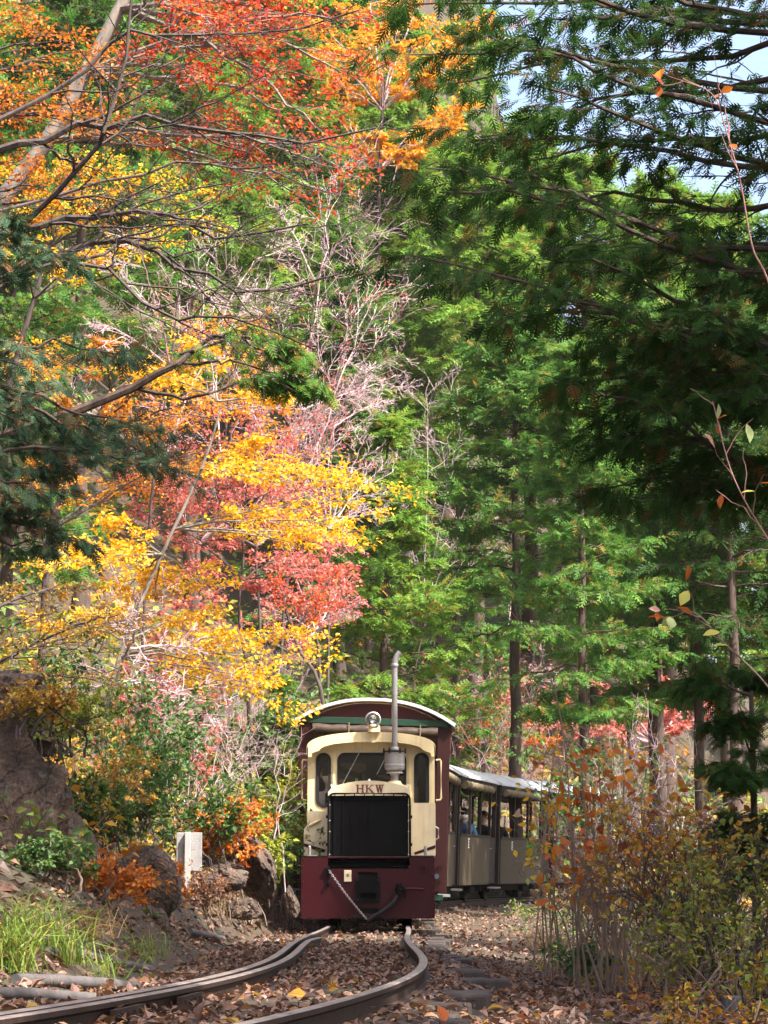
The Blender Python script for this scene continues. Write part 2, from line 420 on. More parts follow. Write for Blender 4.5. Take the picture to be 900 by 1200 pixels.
def rock_mat():
    m, nd, lk, b = mat_new('rock')
    r, n, tc = noise_mix(nd, lk, (0.034, 0.023, 0.018), (0.20, 0.13, 0.098), 4.5, 12, 0.34, 0.68)
    # lichen blotches
    n2 = nd.new('ShaderNodeTexNoise'); n2.inputs['Scale'].default_value = 7; n2.inputs['Detail'].default_value = 7; lk.new(tc.outputs['Object'], n2.inputs['Vector'])
    r2 = nd.new('ShaderNodeValToRGB'); r2.color_ramp.elements[0].position = 0.60; r2.color_ramp.elements[1].position = 0.70; lk.new(n2.outputs['Fac'], r2.inputs[0])
    mx = nd.new('ShaderNodeMix'); mx.data_type = 'RGBA'; lk.new(r2.outputs[0], mx.inputs['Factor']); lk.new(r.outputs[0], mx.inputs[6]); mx.inputs[7].default_value = (0.12, 0.115, 0.085, 1)
    b.inputs['Roughness'].default_value = 0.85
    nw = nd.new('ShaderNodeTexNoise'); nw.inputs['Scale'].default_value = 5; nw.inputs['Detail'].default_value = 6; lk.new(tc.outputs['Object'], nw.inputs['Vector'])
    ad = nd.new('ShaderNodeVectorMath'); ad.operation = 'MULTIPLY_ADD'; ad.inputs[1].default_value = (.35, .35, .35)
    lk.new(nw.outputs['Color'], ad.inputs[0]); lk.new(tc.outputs['Object'], ad.inputs[2])
    mpv = nd.new('ShaderNodeMapping'); mpv.inputs['Scale'].default_value = (1, 1, .5); mpv.inputs['Rotation'].default_value = (.2, .35, 0); lk.new(ad.outputs[0], mpv.inputs[0])
    v = nd.new('ShaderNodeTexVoronoi'); v.feature = 'DISTANCE_TO_EDGE'; v.inputs['Scale'].default_value = 6.0
    lk.new(mpv.outputs[0], v.inputs['Vector'])
    rv_ = nd.new('ShaderNodeValToRGB'); rv_.color_ramp.elements[0].position = .0; rv_.color_ramp.elements[1].position = .045
    rv_.color_ramp.elements[0].color = (.25, .23, .2, 1); lk.new(v.outputs['Distance'], rv_.inputs[0])
    nf = nd.new('ShaderNodeTexNoise'); nf.inputs['Scale'].default_value = 55; nf.inputs['Detail'].default_value = 5; lk.new(tc.outputs['Object'], nf.inputs['Vector'])
    mf = nd.new('ShaderNodeMapRange'); mf.inputs[1].default_value = .3; mf.inputs[2].default_value = .7; mf.inputs[3].default_value = .55; mf.inputs[4].default_value = 1.5; lk.new(nf.outputs['Fac'], mf.inputs[0])
    mm = nd.new('ShaderNodeMix'); mm.data_type = 'RGBA'; mm.blend_type = 'MULTIPLY'; mm.inputs['Factor'].default_value = 1; lk.new(mx.outputs[2], mm.inputs[6]); lk.new(rv_.outputs[0], mm.inputs[7])
    mm2 = nd.new('ShaderNodeVectorMath'); mm2.operation = 'SCALE'; lk.new(mm.outputs[2], mm2.inputs[0]); lk.new(mf.outputs[0], mm2.inputs['Scale'])
    lk.new(mm2.outputs[0], b.inputs['Base Color'])
    n3 = nd.new('ShaderNodeTexNoise'); n3.inputs['Scale'].default_value = 9; n3.inputs['Detail'].default_value = 12; n3.inputs['Roughness'].default_value = 0.7; lk.new(tc.outputs['Object'], n3.inputs['Vector'])
    bp = nd.new('ShaderNodeBump'); bp.inputs['Strength'].default_value = 1.0; bp.inputs['Distance'].default_value = 0.10
    lk.new(n3.outputs['Fac'], bp.inputs['Height']); lk.new(bp.outputs[0], b.inputs['Normal'])
    return m


M['ground'] = ground_mat()
M['rock'] = rock_mat()

# ------------------------------------------------------------------ the track line and the ground
TS = np.linspace(0, 27, 541)                      # from the locomotive towards the camera
_k = np.interp(TS, [0, 3, 6, 9, 13, 27], [0, 0.0058, -0.0115, -0.0001, 0.0342, 0.0342])
_a = 0.005 + np.cumsum(_k) * 0.05
nearX = -0.1623 + np.cumsum(-np.sin(_a)) * 0.05
nearY = 23.3 - np.cumsum(np.cos(_a)) * 0.05
FS = np.arange(0, 80, 0.1)                        # from the locomotive away from the camera
_k2 = np.where((FS > 10) & (FS < 75), 0.0216, 0)
_a2 = 0.005 + np.cumsum(_k2) * 0.1
farX = -0.1623 + np.cumsum(np.sin(_a2)) * 0.1
farY = 23.3 + np.cumsum(np.cos(_a2)) * 0.1
LINE = np.concatenate([np.stack([nearX, nearY], 1)[::-1], np.stack([farX, farY], 1)])
LT = nrm(np.gradient(LINE, axis=0))
LN = np.stack([LT[:, 1], -LT[:, 0]], 1)           # to the right
LA = np.concatenate([[0], np.cumsum(np.linalg.norm(np.diff(LINE, axis=0), axis=1))])
A0 = np.interp(23.3, LINE[:700, 1], LA[:700])     # arc length at the locomotive's front


def ztrack(Y):
    t = np.clip(23.3 - np.asarray(Y, float), 0, None)
    return 0.0093 * t


def on_line(a):
    p = np.array([np.interp(a, LA, LINE[:, 0]), np.interp(a, LA, LINE[:, 1])])
    t = np.array([np.interp(a, LA, LT[:, 0]), np.interp(a, LA, LT[:, 1])])
    return p, t


def signed(X, Y):
    sh = np.shape(X)
    X, Y = np.ravel(X), np.ravel(Y)
    d = np.empty(len(X)); ip = np.empty(len(X), int)
    Ls = LINE[::3]; Ns = LN[::3]
    for i in range(0, len(X), 4000):
        dx = X[i:i + 4000, None] - Ls[:, 0]; dy = Y[i:i + 4000, None] - Ls[:, 1]
        j = (dx * dx + dy * dy).argmin(1); k = np.arange(len(j))
        d[i:i + 4000] = dx[k, j] * Ns[j, 0] + dy[k, j] * Ns[j, 1]; ip[i:i + 4000] = j
    return d.reshape(sh), Ls[ip, 1].reshape(sh)


def wob(X, Y, s, seed=0):
    o = 0
    for i in range(4):
        a = 1.3 * i + seed
        f = s * 1.9 ** i
        o = o + np.sin(X * f * math.cos(a) + Y * f * math.sin(a) + 3 * a) * np.cos(X * f * math.sin(a * 1.7) - Y * f * math.cos(a * 1.3) + a) / 1.6 ** i
    return o / 2


def height(X, Y):
    X, Y = np.asarray(X, float), np.asarray(Y, float)
    d, ly = signed(X, Y)
    z = ztrack(ly) - 0.085 + 0.012 * np.clip((.42 - np.abs(d)) / .1, 0, 1) - 0.07 * np.clip((d - .5) / .25, 0, 1)
    t = np.clip(-d - 0.95, 0, None)
    L = 0.34 * t + 0.5 * (t - 2 * np.log1p(t / 2))
    st = np.clip(t / .5, 0, 1); L = L + .26 * st * st * (3 - 2 * st) * np.clip((Y - 9.0) / 2.5, 0, 1)
    L = L * (1 - .8 * np.clip((X - 5) / 14, 0, 1) * np.clip((Y - 45) / 25, 0, 1))
    t2 = np.clip(d - 0.9, 0, None)
    Rr = -0.05 * np.clip(t2 / 0.4, 0, 1) + 0.06 * np.clip(t2 - 1.0, 0, 40)
    rough = 0.012 * wob(X, Y, 5, 1) + 0.10 * np.clip(t / 2, 0, 1) * wob(X, Y, 1.7, 2) + np.clip(t / 8, 0, 1) * 0.5 * wob(X, Y, 0.5, 3) + 0.03 * np.clip(t2, 0, 1) * wob(X, Y, 2, 5)
    return z + L + Rr + rough


def gz(x, y):
    return float(height(np.array([x]), np.array([y]))[0])


xs = np.unique(np.concatenate([np.linspace(-90, -8, 40), np.arange(-8, 6, 0.16), np.linspace(6, 95, 55)]))
ys = np.unique(np.concatenate([np.linspace(-6, 4, 12), np.arange(4, 32, 0.24), np.linspace(32, 60, 45), np.linspace(60, 190, 45)]))
GX, GY = np.meshgrid(xs, ys)
GZ = height(GX, GY)
gi = np.arange(GX.size).reshape(GX.shape)
gq = np.stack([gi[:-1, :-1], gi[:-1, 1:], gi[1:, 1:], gi[1:, :-1]], -1).reshape(-1, 4)
ground = MB().add(np.stack([GX, GY, GZ], -1), gq).obj('ground', M['ground'], smooth=True)
tag(ground, 'forest floor of soil and fallen leaves rising to the left and behind', kind='structure')

# ------------------------------------------------------------------ railway track
track = empty('railway_track', (0, 0, 0), 0, 'narrow gauge railway track curving through fallen leaves below the locomotive', 'railway track')


def rail(name, off, i0, i1, zo=0.0, w=0.043, flare=0.0):
    ix = np.arange(i0, i1, 4)
    n = len(ix)
    offs = np.full(n, off)
    if flare:
        e = np.arange(n)[::-1]; offs = offs + flare * np.clip(1 - e / 6.0, 0, 1) ** 2
    P = LINE[ix] + LN[ix] * offs[:, None]
    z = ztrack(LINE[ix, 1]) + zo
    prof = [(-.5, 0, 1), (-.5, -.016, 0), (-.1, -.026, 0), (-.1, -.068, 0), (-.85, -.076, 0), (-.85, -.085, 0), (.85, -.085, 0), (.85, -.076, 0), (.1, -.068, 0), (.1, -.026, 0), (.5, -.016, 0), (.5, 0, 1), (.3, .004, 1), (-.3, .004, 1)]
    k = len(prof)
    V = np.stack([np.stack([P[:, 0] + LN[ix, 0] * p[0] * w, P[:, 1] + LN[ix, 1] * p[0] * w, z + p[1]], -1) for p in prof], 1)
    id_ = np.arange(n * k).reshape(n, k)
    mb = MB()
    mb.add(V, np.zeros((0, 4), int))
    for j in range(k):
        jn = (j + 1) % k
        q = np.stack([id_[:-1, j], id_[1:, j], id_[1:, jn], id_[:-1, jn]], -1)
        mb.Q.append(q); mb.qm.append(np.full(len(q), 1 if j >= 11 else 0))
    for e in (0, n - 1):
        for tri in ((13, 0, 1), (12, 13, 11), (11, 13, 1), (11, 1, 10), (10, 1, 2), (10, 2, 9), (9, 2, 3), (9, 3, 8), (8, 3, 4), (8, 4, 7), (7, 4, 5), (7, 5, 6)):
            mb.T.append(np.array([[id_[e, t] for t in tri]])); mb.tm.append(np.array([0]))
    return mb.obj(name, [M['rail'], M['rail_top']], track)


iL = int(np.argmin(np.abs(LA - A0)))
rail('rail', -0.40, 40, iL + 420)
rail('rail', 0.40, 40, iL + 420)
rail('check_rail', -0.315, 40, int(np.argmin(np.abs(LA - (A0 - 5.6)))), flare=0.05)
sm = MB().box((0, 0, 0), (1.34, 0.17, 0.12)).mesh('sleeper')
sm.materials.append(M['sleeper'])
a = A0 - 19.5
i = 0
while a < A0 + 30:
    p, t = on_line(a)
    o = bpy.data.objects.new('sleeper', sm); COL.objects.link(o); o.parent = track
    o.location = (p[0] + t[1] * R_.normal(0.02, .05), p[1], float(ztrack(p[1])) - 0.147 + R_.normal(0, .006))
    o.rotation_euler = (R_.normal(0, .02), R_.normal(0, .012), math.atan2(t[1], t[0]) - math.pi / 2 + R_.normal(0, .035))
    o.scale = (R_.uniform(.95, 1.1), R_.uniform(.85, 1.15), 1)
    bv = o.modifiers.new('bevel', 'BEVEL'); bv.width = .012; bv.segments = 2
    a += R_.uniform(.5, .62); i += 1
# fishplate with bolts on the check rail and rail chairs
fp, ft = on_line(A0 - 14.9)
mb = MB()
for k in range(2):
    q, t = on_line(A0 - 15.9 + 0.9 * k)
    n = np.array([t[1], -t[0]])
    c = q + n * -0.27
    mb.box((c[0], c[1], float(ztrack(q[1])) - 0.045), (0.02, 0.34, 0.05), rz=math.atan2(t[1], t[0]) - math.pi / 2)
    for s in (-.12, -.04, .04, .12):
        b = c + t * s + n * .014
        mb.box((b[0], b[1], float(ztrack(q[1])) - 0.045), (0.014, 0.028, 0.028), rz=math.atan2(t[1], t[0]) - math.pi / 2)
mb.obj('fishplate', M['rail'], track)['kind'] = 'stuff'

# ------------------------------------------------------------------ locomotive (local: x right, y back, z up from the rail head)
lp, lt = on_line(A0 + 0.02)
loco = empty('locomotive', (lp[0], lp[1], 0), math.atan2(lt[1], lt[0]) - math.pi / 2,
             'small cream and maroon diesel locomotive lettered HKW with black radiator and tall exhaust', 'locomotive')


def ring_tube(mb, pts, r, S=8, closed=True, m=0):
    P = np.array(pts, float)
    if closed: P = np.concatenate([P, P[:2]])
    mb.tubes(P[None], np.full((1, len(P)), r), S, m, caps=not closed)
    return mb


bo = plate('bumper', [[(-.675, .08), (.675, .08), (.675, .70), (.425, .70), (.425, .578), (-.405, .578), (-.405, .70), (-.675, .70)],
                      rrect(-.10, .10, .43, .545, .012), rrect(-.085, .085, .265, .335, .03), rrect(-.11, .11, .13, .185, .012)], .04, 0, M['maroon'], loco, .008)
mb = MB()
mb.box((0, .12, .69), (1.33, .15, .02)).box((-.655, .75, .42), (.03, 1.4, .44)).box((.655, .75, .42), (.03, 1.4, .44)).box((0, 1.5, .56), (1.28, 2.7, .05))
mb.obj('frame', M['maroon'], loco, bevel=.006)
MB().box((0, .35, .33), (1.1, .5, .36)).box((0, 1.5, .30), (.6, 2.2, .3)).obj('underframe', M['underframe'], loco)
for s in (-1, 1):
    mb = MB().box((s * .54, .062, .698), (.26, .13, .012))
    mb.obj('bumper_tread', M['black'], loco, bevel=.004)
rv = MB().lathe([(0, -.007), (.006, -.005), (.008, 0)], (0, 0, 0), 'y', 8).mesh('rivet')
rv.materials.append(M['maroon'])
for x, z in [(x_, z_) for x_ in (-.655, .655) for z_ in np.arange(.12, .69, .08)] + [(x_, .10) for x_ in np.arange(-.58, .6, .115)] + [(x_, .555) for x_ in (-.36, -.30, .18, .26, .34, .39)]:
    o = bpy.data.objects.new('rivet', rv); COL.objects.link(o); o.parent = bo; o.location = (x, 0, z)
rc = MB().lathe([(0, -.006), (.005, -.004), (.007, 0)], (0, 0, 0), 'y', 8).mesh('rivet')
rc.materials.append(M['cream'])
for x, z in [(x_, z_) for x_ in (-.645, -.408, .405, .46, .675) for z_ in np.arange(1.22, 1.80, .095)] + [(x_, 1.822) for x_ in np.arange(-.55, .62, .12)]:
    o = bpy.data.objects.new('rivet', rc); COL.objects.link(o); o.parent = loco; o.location = (x, 1.30, z)
# coupler pocket plate
cp = plate('coupler_plate', [rrect(-.125, .125, .245, .485, .015), rrect(-.085, .085, .265, .335, .03)], .03, -.034, M['black'], loco, .006)
mb = MB()
for x in (-.105, .105):
    for z in (.265, .465): mb.lathe([(0, -.012), (.012, -.012), (.013, 0)], (x, -.034, z), 'y', 8)
mb.obj('bolt', M['underframe'], cp)
MB().box((0, .09, .30), (.26, .1, .5)).obj('coupler_pocket', M['underframe'], loco)
MB().box((0, -.01, .10), (.30, .03, .03)).obj('coupler_lip', M['underframe'], loco, bevel=.006)
# cream tag on the bumper
tg = MB().box((-.205, -.012, .505), (.075, .016, .115)).obj('tag_plate', M['cream_dull'], loco, bevel=.004)
mb = MB()
for k in range(3): mb.box((-.205, -.0215, .50 + k * .011), (.022, .003, .006))
mb.obj('tag_mark', M['ink'], tg)
# chain of separate links
cpts = np.linspace([-.40, -.035, .57], [-.005, -.035, .065], 34)
cpts[:, 2] -= .02 * np.sin(np.linspace(0, math.pi, 34))
mb = MB()
for k in range(33):
    c = (cpts[k] + cpts[k + 1]) / 2; t = nrm(cpts[k + 1] - cpts[k]); nn = nrm(np.cross(t, [0, 1, 0])) if k % 2 else np.array([0, 1., 0])
    th = np.arange(8) * math.pi / 4
    ring_tube(mb, c + .0155 * np.cos(th)[:, None] * t + .009 * np.sin(th)[:, None] * nn, .0032, 4)
mb.obj('chain', M['silver'], loco)
mb = MB().box((-.41, -.02, .575), (.05, .05, .03)).box((-.40, -.012, .47), (.03, .02, .13)).lathe([(0, -.05), (.018, -.05), (.018, 0)], (-.40, 0, .44), 'y', 10)
mb.obj('chain_bracket', M['black'], loco, bevel=.003)


def cat(pts, n):
    P = np.array(pts, float); k = len(P)
    P = np.concatenate([[2 * P[0] - P[1]], P, [2 * P[-1] - P[-2]]])
    u = np.linspace(0, k - 1 - 1e-6, n); i = u.astype(int); f = (u - i)[:, None]
    a, b, c, d = P[i], P[i + 1], P[i + 2], P[i + 3]
    return .5 * (2 * b + (c - a) * f + (2 * a - 5 * b + 4 * c - d) * f ** 2 + (3 * b - a - 3 * c + d) * f ** 3)


MB().tubes(cat([(0, -.05, .06), (.06, -.06, .10), (.17, -.07, .17), (.26, -.07, .25), (.30, -.06, .33)], 24), np.full(24, .021), 10, caps=True).obj('brake_hose', M['rubber'], loco, smooth=True)
mb = MB().lathe([(0, 0), (.03, 0), (.03, .05), (.042, .05), (.042, .075), (.024, .075), (.024, .12), (0, .12)], (.31, -.06, .31), 'z', 14)
mb.lathe([(0, -.09), (.03, -.09), (.034, -.04), (.02, -.04), (.02, 0)], (.345, 0, .38), 'y', 12).box((.37, -.045, .33), (.022, .02, .09))
mb.obj('brake_valve', M['black'], loco, bevel=.003)
MB().tubes(np.array([(.36, -.06, .375), (.47, -.06, .378), (.56, -.06, .372)]), np.full(3, .012), 8, caps=True).obj('valve_lever', M['dark_maroon'], loco)
MB().lathe([(0, -.05), (.02, -.05), (.02, 0)], (.565, 0, .62), 'y', 10).box((.565, -.03, .60), (.05, .03, .03)).obj('lamp_hook', M['maroon'], loco, bevel=.004)
MB().lathe([(0, -.006), (.026, -.006), (.026, 0)], (.70, .35, .50), 'y', 14).obj('side_disc', M['blue_tag'], loco)

# hood
hood_o = arch(-.405, .425, .60, 1.455, .10)
hood = plate('hood', [hood_o], 1.16, .19, M['cream_dull'], loco, .02)
panel = plate('nameplate_panel', [[(-.41, 1.315), (.43, 1.315), (.43, 1.352), (.40, 1.388)] + [(.40 - .78 * u, 1.388 + .080 * math.sin(math.pi * (u * .94 + .03)) ** .8) for u in np.linspace(.04, .96, 17)] + [(-.38, 1.388), (-.41, 1.352)]], .05, .125, M['cream_dull'], loco, .006)


def stroke(mb, x0, z0, x1, z1, w, k):
    """horizontal-ended stroke of width w"""
    y0, y1 = .1235 - .0004 * k, .1255
    v = [(x0 - w / 2, y0, z0), (x0 + w / 2, y0, z0), (x1 + w / 2, y0, z1), (x1 - w / 2, y0, z1)]
    v += [(p[0], y1, p[2]) for p in v]
    mb.add(v, [[0, 1, 2, 3], [0, 4, 5, 1], [1, 5, 6, 2], [2, 6, 7, 3], [3, 7, 4, 0]])


b_, t_, hz = 1.345, 1.427, .082
for ch in range(3):
    mb = MB(); k = [0]

    def st(x0, z0, x1, z1, w):
        k[0] += 1; stroke(mb, x0, b_ + hz * z0, x1, b_ + hz * z1, w, k[0])
    if ch == 0:
        for x in (-.108, -.056):
            st(x, 0, x, 1, .016); st(x, 0, x, .09, .033); st(x, .91, x, 1, .033)
        st(-.082, .46, -.082, .57, .05)
    elif ch == 1:
        st(-.013, 0, -.013, 1, .016); st(-.013, 0, -.013, .09, .034); st(-.013, .91, -.013, 1, .034)
        st(-.006, .42, .040, .95, .010); st(.008, .55, .046, .05, .019); st(.040, .91, .040, 1, .030); st(.046, 0, .046, .09, .034)
    else:
        st(.085, .95, .103, 0, .017); st(.103, 0, .117, .95, .010); st(.117, .95, .133, 0, .017); st(.133, 0, .149, .95, .010)
        for x in (.085, .117, .149): st(x, .91, x, 1, .030)
    mb.obj('letter', M['letter'], panel)
# radiator
grille = MB().box((.01, .150, .955), (.80, .03, .735)).obj('radiator_grille', M['black'], loco)
for k in range(9):
    MB().box((-.35 + k * .09, .130, .93), (.010, .014, .66)).obj('grille_bar', M['black'], grille)
MB().box((.01, .128, 1.285), (.78, .012, .012)).box((.01, .128, .60), (.80, .03, .045)).obj('grille_rail', M['black'], grille)
mb = MB()
fr = [(x, .105, z) for x, z in rrect(-.405, .425, .592, 1.335, .06)]
ring_tube(mb, fr, .011)
for k in range(8): mb.tubes(np.array([(-.34 + k * .10, .107, 1.335), (-.34 + k * .10, .122, 1.275)]), np.full(2, .006), 6)
mb.tubes(np.array([(-.40, .11, .645), (.42, .11, .645)]), np.full(2, .009), 6)
for z in (.82, 1.10):
    mb.box((-.415, .12, z), (.03, .03, .03)); mb.box((.435, .12, z), (.03, .03, .03))
mb.obj('grille_frame', M['black'], loco)
mb = MB()
for z in (.72, .95, 1.06, 1.22):
    for x in (-.392, .412): mb.lathe([(0, -.012), (.008, -.01), (.008, .01)], (x, .105, z), 'y', 8)
mb.obj('frame_bolt', M['steel'], loco)['kind'] = 'stuff'
# small steel catches on the hood
for x, s in ((-.37, -1), (.40, 1)):
    mb = MB().box((x, .14, 1.405), (.014, .02, .05), ry=s * .4); mb.obj('hood_catch', M['white'], loco)
MB().lathe([(0, .02), (.012, .015), (.014, 0)], (.01, .15, 1.466), 'z', 8).obj('hood_knob', M['white'], loco)

# cab
CY = 1.30
cab = plate('cab_front', [[(-.665, .70), (.70, .70), (.70, 1.78)] + [(.70 - 1.365 * u, 1.84 + .12 * (1 - abs(2 * u - 1) ** 2.2)) for u in np.linspace(0, 1, 15)] + [(-.665, 1.78)],
                          rrect(-.335, .385, 1.42, 1.80, .07), rrect(-.565, -.425, 1.235, 1.80, .068), rrect(.49, .63, 1.235, 1.80, .068)], .03, CY, M['cream'], loco, .005)
for (x0, x1, z0, z1, r) in ((-.335, .385, 1.42, 1.80, .07), (-.565, -.425, 1.235, 1.80, .068), (.49, .63, 1.235, 1.80, .068)):
    w = MB().add([(x0, CY + .012, z0), (x1, CY + .012, z0), (x1, CY + .012, z1), (x0, CY + .012, z1)], [[0, 1, 2, 3]]).obj('window_pane', M['glass'], loco)
    plate('window_seal', [rrect(x0 - .012, x1 + .012, z0 - .012, z1 + .012, r + .012), rrect(x0 + .022, x1 - .022, z0 + .022, z1 - .022, r - .018)], .05, CY - .012, M['rubber'], w, .004)
for xa, za, xb, zb in ((-.10, 1.83, -.29, 1.47), (.21, 1.83, .08, 1.58)):
    w = MB().tubes(np.array([(xa, CY - .03, za), (xb, CY - .03, zb)]), np.full(2, .005), 6, caps=True).box((xa, CY - .02, za + .005), (.03, .03, .03)).obj('wiper', M['steel'], loco)
    MB().box(((xa * .35 + xb * .65), CY - .024, (za * .35 + zb * .65)), (.008, .01, .26), ry=math.atan2(xb - xa, zb - za)).obj('wiper_blade', M['rubber'], w)
plate('door_strip', [[(-.62, 1.185), (-.42, 1.185), (-.42, 1.20), (-.62, 1.20)]], .012, CY - .013, M['cream'], loco)
plate('window_frame_strip', [[(-.395, 1.22), (-.37, 1.22), (-.37, 1.83), (-.395, 1.83)]], .014, CY - .0145, M['cream'], loco, .003)
plate('window_frame_strip', [[(.42, 1.22), (.445, 1.22), (.445, 1.83), (.42, 1.83)]], .014, CY - .0145, M['cream'], loco, .003)
# side walls with window openings, rear wall, floor and roof
mb = MB()
for s in (-.65, .685):
    mb.box((s, CY + .62, 1.0), (.03, 1.16, .62)).box((s, CY + .10, 1.58), (.03, .13, .54)).box((s, CY + 1.12, 1.58), (.03, .16, .54)).box((s, CY + .62, 1.87), (.03, 1.16, .05))
mb.obj('cab_side', M['cream'], loco, bevel=.004)
plate('cab_rear', [[(-.63, .70), (.665, .70), (.665, 1.85), (.02, 1.93), (-.63, 1.85)], rrect(-.50, -.05, 1.3, 1.78, .05), rrect(.08, .54, 1.3, 1.78, .05)], .03, CY + 1.18, M['black'], loco)  # wall coloured black to stand in for the shade inside the cab
MB().box((.02, CY + .62, .73), (1.26, 1.1, .03)).obj('cab_floor', M['black'], loco)
MB().box((.02, CY + .25, 1.18), (1.0, .25, .42)).obj('dashboard', M['black'], loco, bevel=.02)
outer = [(-.655, 1.76)] + [(-.655, 1.845)] + [(.02 + .675 * math.cos(math.pi * (1 - u)) * (1 if True else 0), 1.845 + .178 * math.sin(math.pi * u) ** .72) for u in np.linspace(.02, .98, 27)] + [(.695, 1.845), (.695, 1.76)]
inner = [(.66, 1.76), (.655, 1.80)] + [(.02 + .56 * math.cos(math.pi * u), 1.79 + .130 * math.sin(math.pi * u) ** .6) for u in np.linspace(.04, .96, 21)] + [(-.615, 1.80), (-.62, 1.76)]
plate('roof_visor', [outer + inner], .03, CY - .17, M['cream'], loco, .005)
u = np.linspace(.015, .985, 33)
rx = .02 + .69 * np.cos(math.pi * (1 - u)); rz_ = 1.846 + .180 * np.sin(math.pi * u) ** .72
rx = np.concatenate([[-.672], rx, [.712]]); rz_ = np.concatenate([[1.80], rz_, [1.80]])
mb = MB()
nq = len(rx)
V = [];
for yy, dz in ((CY - .165, 0), (CY + 1.28, 0), (CY + 1.28, -.02), (CY - .165, -.02)):
    V += [(x, yy, z + dz) for x, z in zip(rx, rz_)]
ix = np.arange(nq * 4).reshape(4, nq)
for aa, bb in ((0, 1), (1, 2), (2, 3), (3, 0)):
    mb.add(np.zeros((0, 3)), np.zeros((0, 4), int))
mb.add(V, np.concatenate([np.stack([ix[a_][:-1], ix[a_][1:], ix[c_][1:], ix[c_][:-1]], -1) for a_, c_ in ((1, 0), (2, 1), (3, 2), (0, 3))]))
mb.obj('cab_roof', M['cream'], loco, smooth=False)
plate('gutter_strip', [[(-.60, 1.815), (.64, 1.815), (.64, 1.828), (-.60, 1.828)]], .02, CY - .022, M['cream'], loco)
# front side boxes
plate('side_box', [[(-.69, .715), (-.43, .715), (-.43, 1.18), (-.655, 1.18), (-.655, 1.04), (-.69, .99)]], .30, CY - .32, M['cream_dull'], loco, .006)
plate('side_box', [[(.445, .715), (.70, .715), (.70, 1.262), (.445, 1.262)]], .42, CY - .44, M['cream_dull'], loco, .006)
plate('stripe', [[(-.688, .845), (-.455, .775), (-.475, .745), (-.688, .81)]], .004, CY - .3235, M['maroon'], loco)
plate('stripe', [[(.47, .745), (.698, .825), (.698, .79), (.485, .722)]], .004, CY - .4435, M['maroon'], loco)
MB().tubes(np.array([(-.63, CY - .335, 1.03), (-.51, CY - .335, 1.09)]), np.full(2, .012), 8, caps=True).obj('box_handle', M['cream'], loco)
for x in (-.60, .585):
    MB().lathe([(0, 0), (.016, 0), (.016, .10), (.010, .11), (0, .11)], (x, .20, .70), 'z', 10).box((x + .03, .20, .705), (.10, .05, .02)).obj('lifting_pin', M['silver'], loco)
for s, xb in ((-1, -.672), (1, .715)):
    pts = [(xb, CY + .06, 1.735), (xb + s * .045, CY + .06, 1.74), (xb + s * .055, CY + .06, 1.72), (xb + s * .055, CY + .06, 1.33), (xb + s * .045, CY + .06, 1.31), (xb, CY + .06, 1.305)]
    MB().tubes(np.array(pts), np.full(6, .010), 8, caps=True).obj('grab_rail', M['cream'], loco)
MB().tubes(np.array([(.70, CY - .2, 1.02), (.735, CY - .2, 1.0), (.735, CY - .2, .90), (.70, CY - .2, .88)]), np.full(4, .009), 8).obj('side_handle', M['steel'], loco)
# headlight
hl = MB().lathe([(.075, 0), (.082, .005), (.084, .03), (.075, .09), (.045, .14), (0, .15)], (.04, CY - .26, 2.15), 'y', 24).obj('headlight', M['cream'], loco, smooth=True)
MB().lathe([(.074, .004), (.055, .035), (.03, .055), (0, .062)], (.04, CY - .26, 2.15), 'y', 24).obj('reflector', M['lamp_reflector'], hl, smooth=True)
MB().lathe([(0, -.006), (.04, -.004), (.072, .004)], (.04, CY - .26, 2.15), 'y', 24).obj('lens', M['glass'], hl, smooth=True)
MB().lathe([(.072, -.012), (.086, -.008), (.086, .008), (.074, .012)], (.04, CY - .26, 2.15), 'y', 24).obj('lamp_rim', M['steel'], hl, smooth=True)
MB().lathe([(0, 0), (.07, 0), (.062, .07), (.03, .09)], (.05, CY - .20, 2.02), 'z', 18).box((.04, CY - .19, 1.97), (.042, .03, .12)).obj('lamp_bracket', M['cream'], loco, smooth=False)
# exhaust
MX, MY = .27, 1.06
ex = MB().lathe([(0, .165), (.04, .165), (.04, .22), (.06, .26), (.085, .28), (.105, .295), (.108, .30), (.108, .43), (.108, .475), (0, .478)], (MX, MY, 1.33), 'z', 28).obj('muffler', M['silver'], loco, smooth=False)
MB().lathe([(0, .478), (.128, .478), (.128, .490), (0, .491)], (MX, MY, 1.33), 'z', 28).obj('muffler_flange', M['underframe'], ex)
MB().lathe([(.11, .335), (.112, .335), (.112, .35), (.11, .35)], (MX, MY, 1.33), 'z', 28).lathe([(.075, .25), (.09, .25), (.09, .265), (.07, .265)], (MX, MY, 1.33), 'z', 28).obj('muffler_band', M['steel'], ex)
mb = MB()
for k in range(6):
    an = k * math.pi / 3
    mb.box((MX + .115 * math.cos(an), MY + .115 * math.sin(an), 1.82), (.018, .018, .055))
mb.obj('flange_bolt', M['underframe'], ex)
MB().lathe([(0, .10), (.12, .10), (.12, .125), (.08, .135), (.06, .17), (0, .17)], (MX, MY, 1.33), 'z', 20).obj('muffler_base', M['cream'], ex)
pp = cat([(MX, MY, 1.80), (MX, MY, 2.2), (MX, MY, 2.6), (MX + .002, MY, 2.74), (MX + .02, MY, 2.82), (MX + .06, MY, 2.875)], 30)
MB().tubes(pp, np.full(30, .031), 16, caps=False).tubes(pp[:, ], np.full(30, .027), 16).lathe([(.046, 0), (.046, .03), (.038, .035)], (MX, MY, 1.825), 'z', 18).lathe([(.040, 0), (.042, .02), (.037, .03)], (MX, MY, 2.72), 'z', 18).obj('exhaust_pipe', M['silver'], ex, smooth=True)
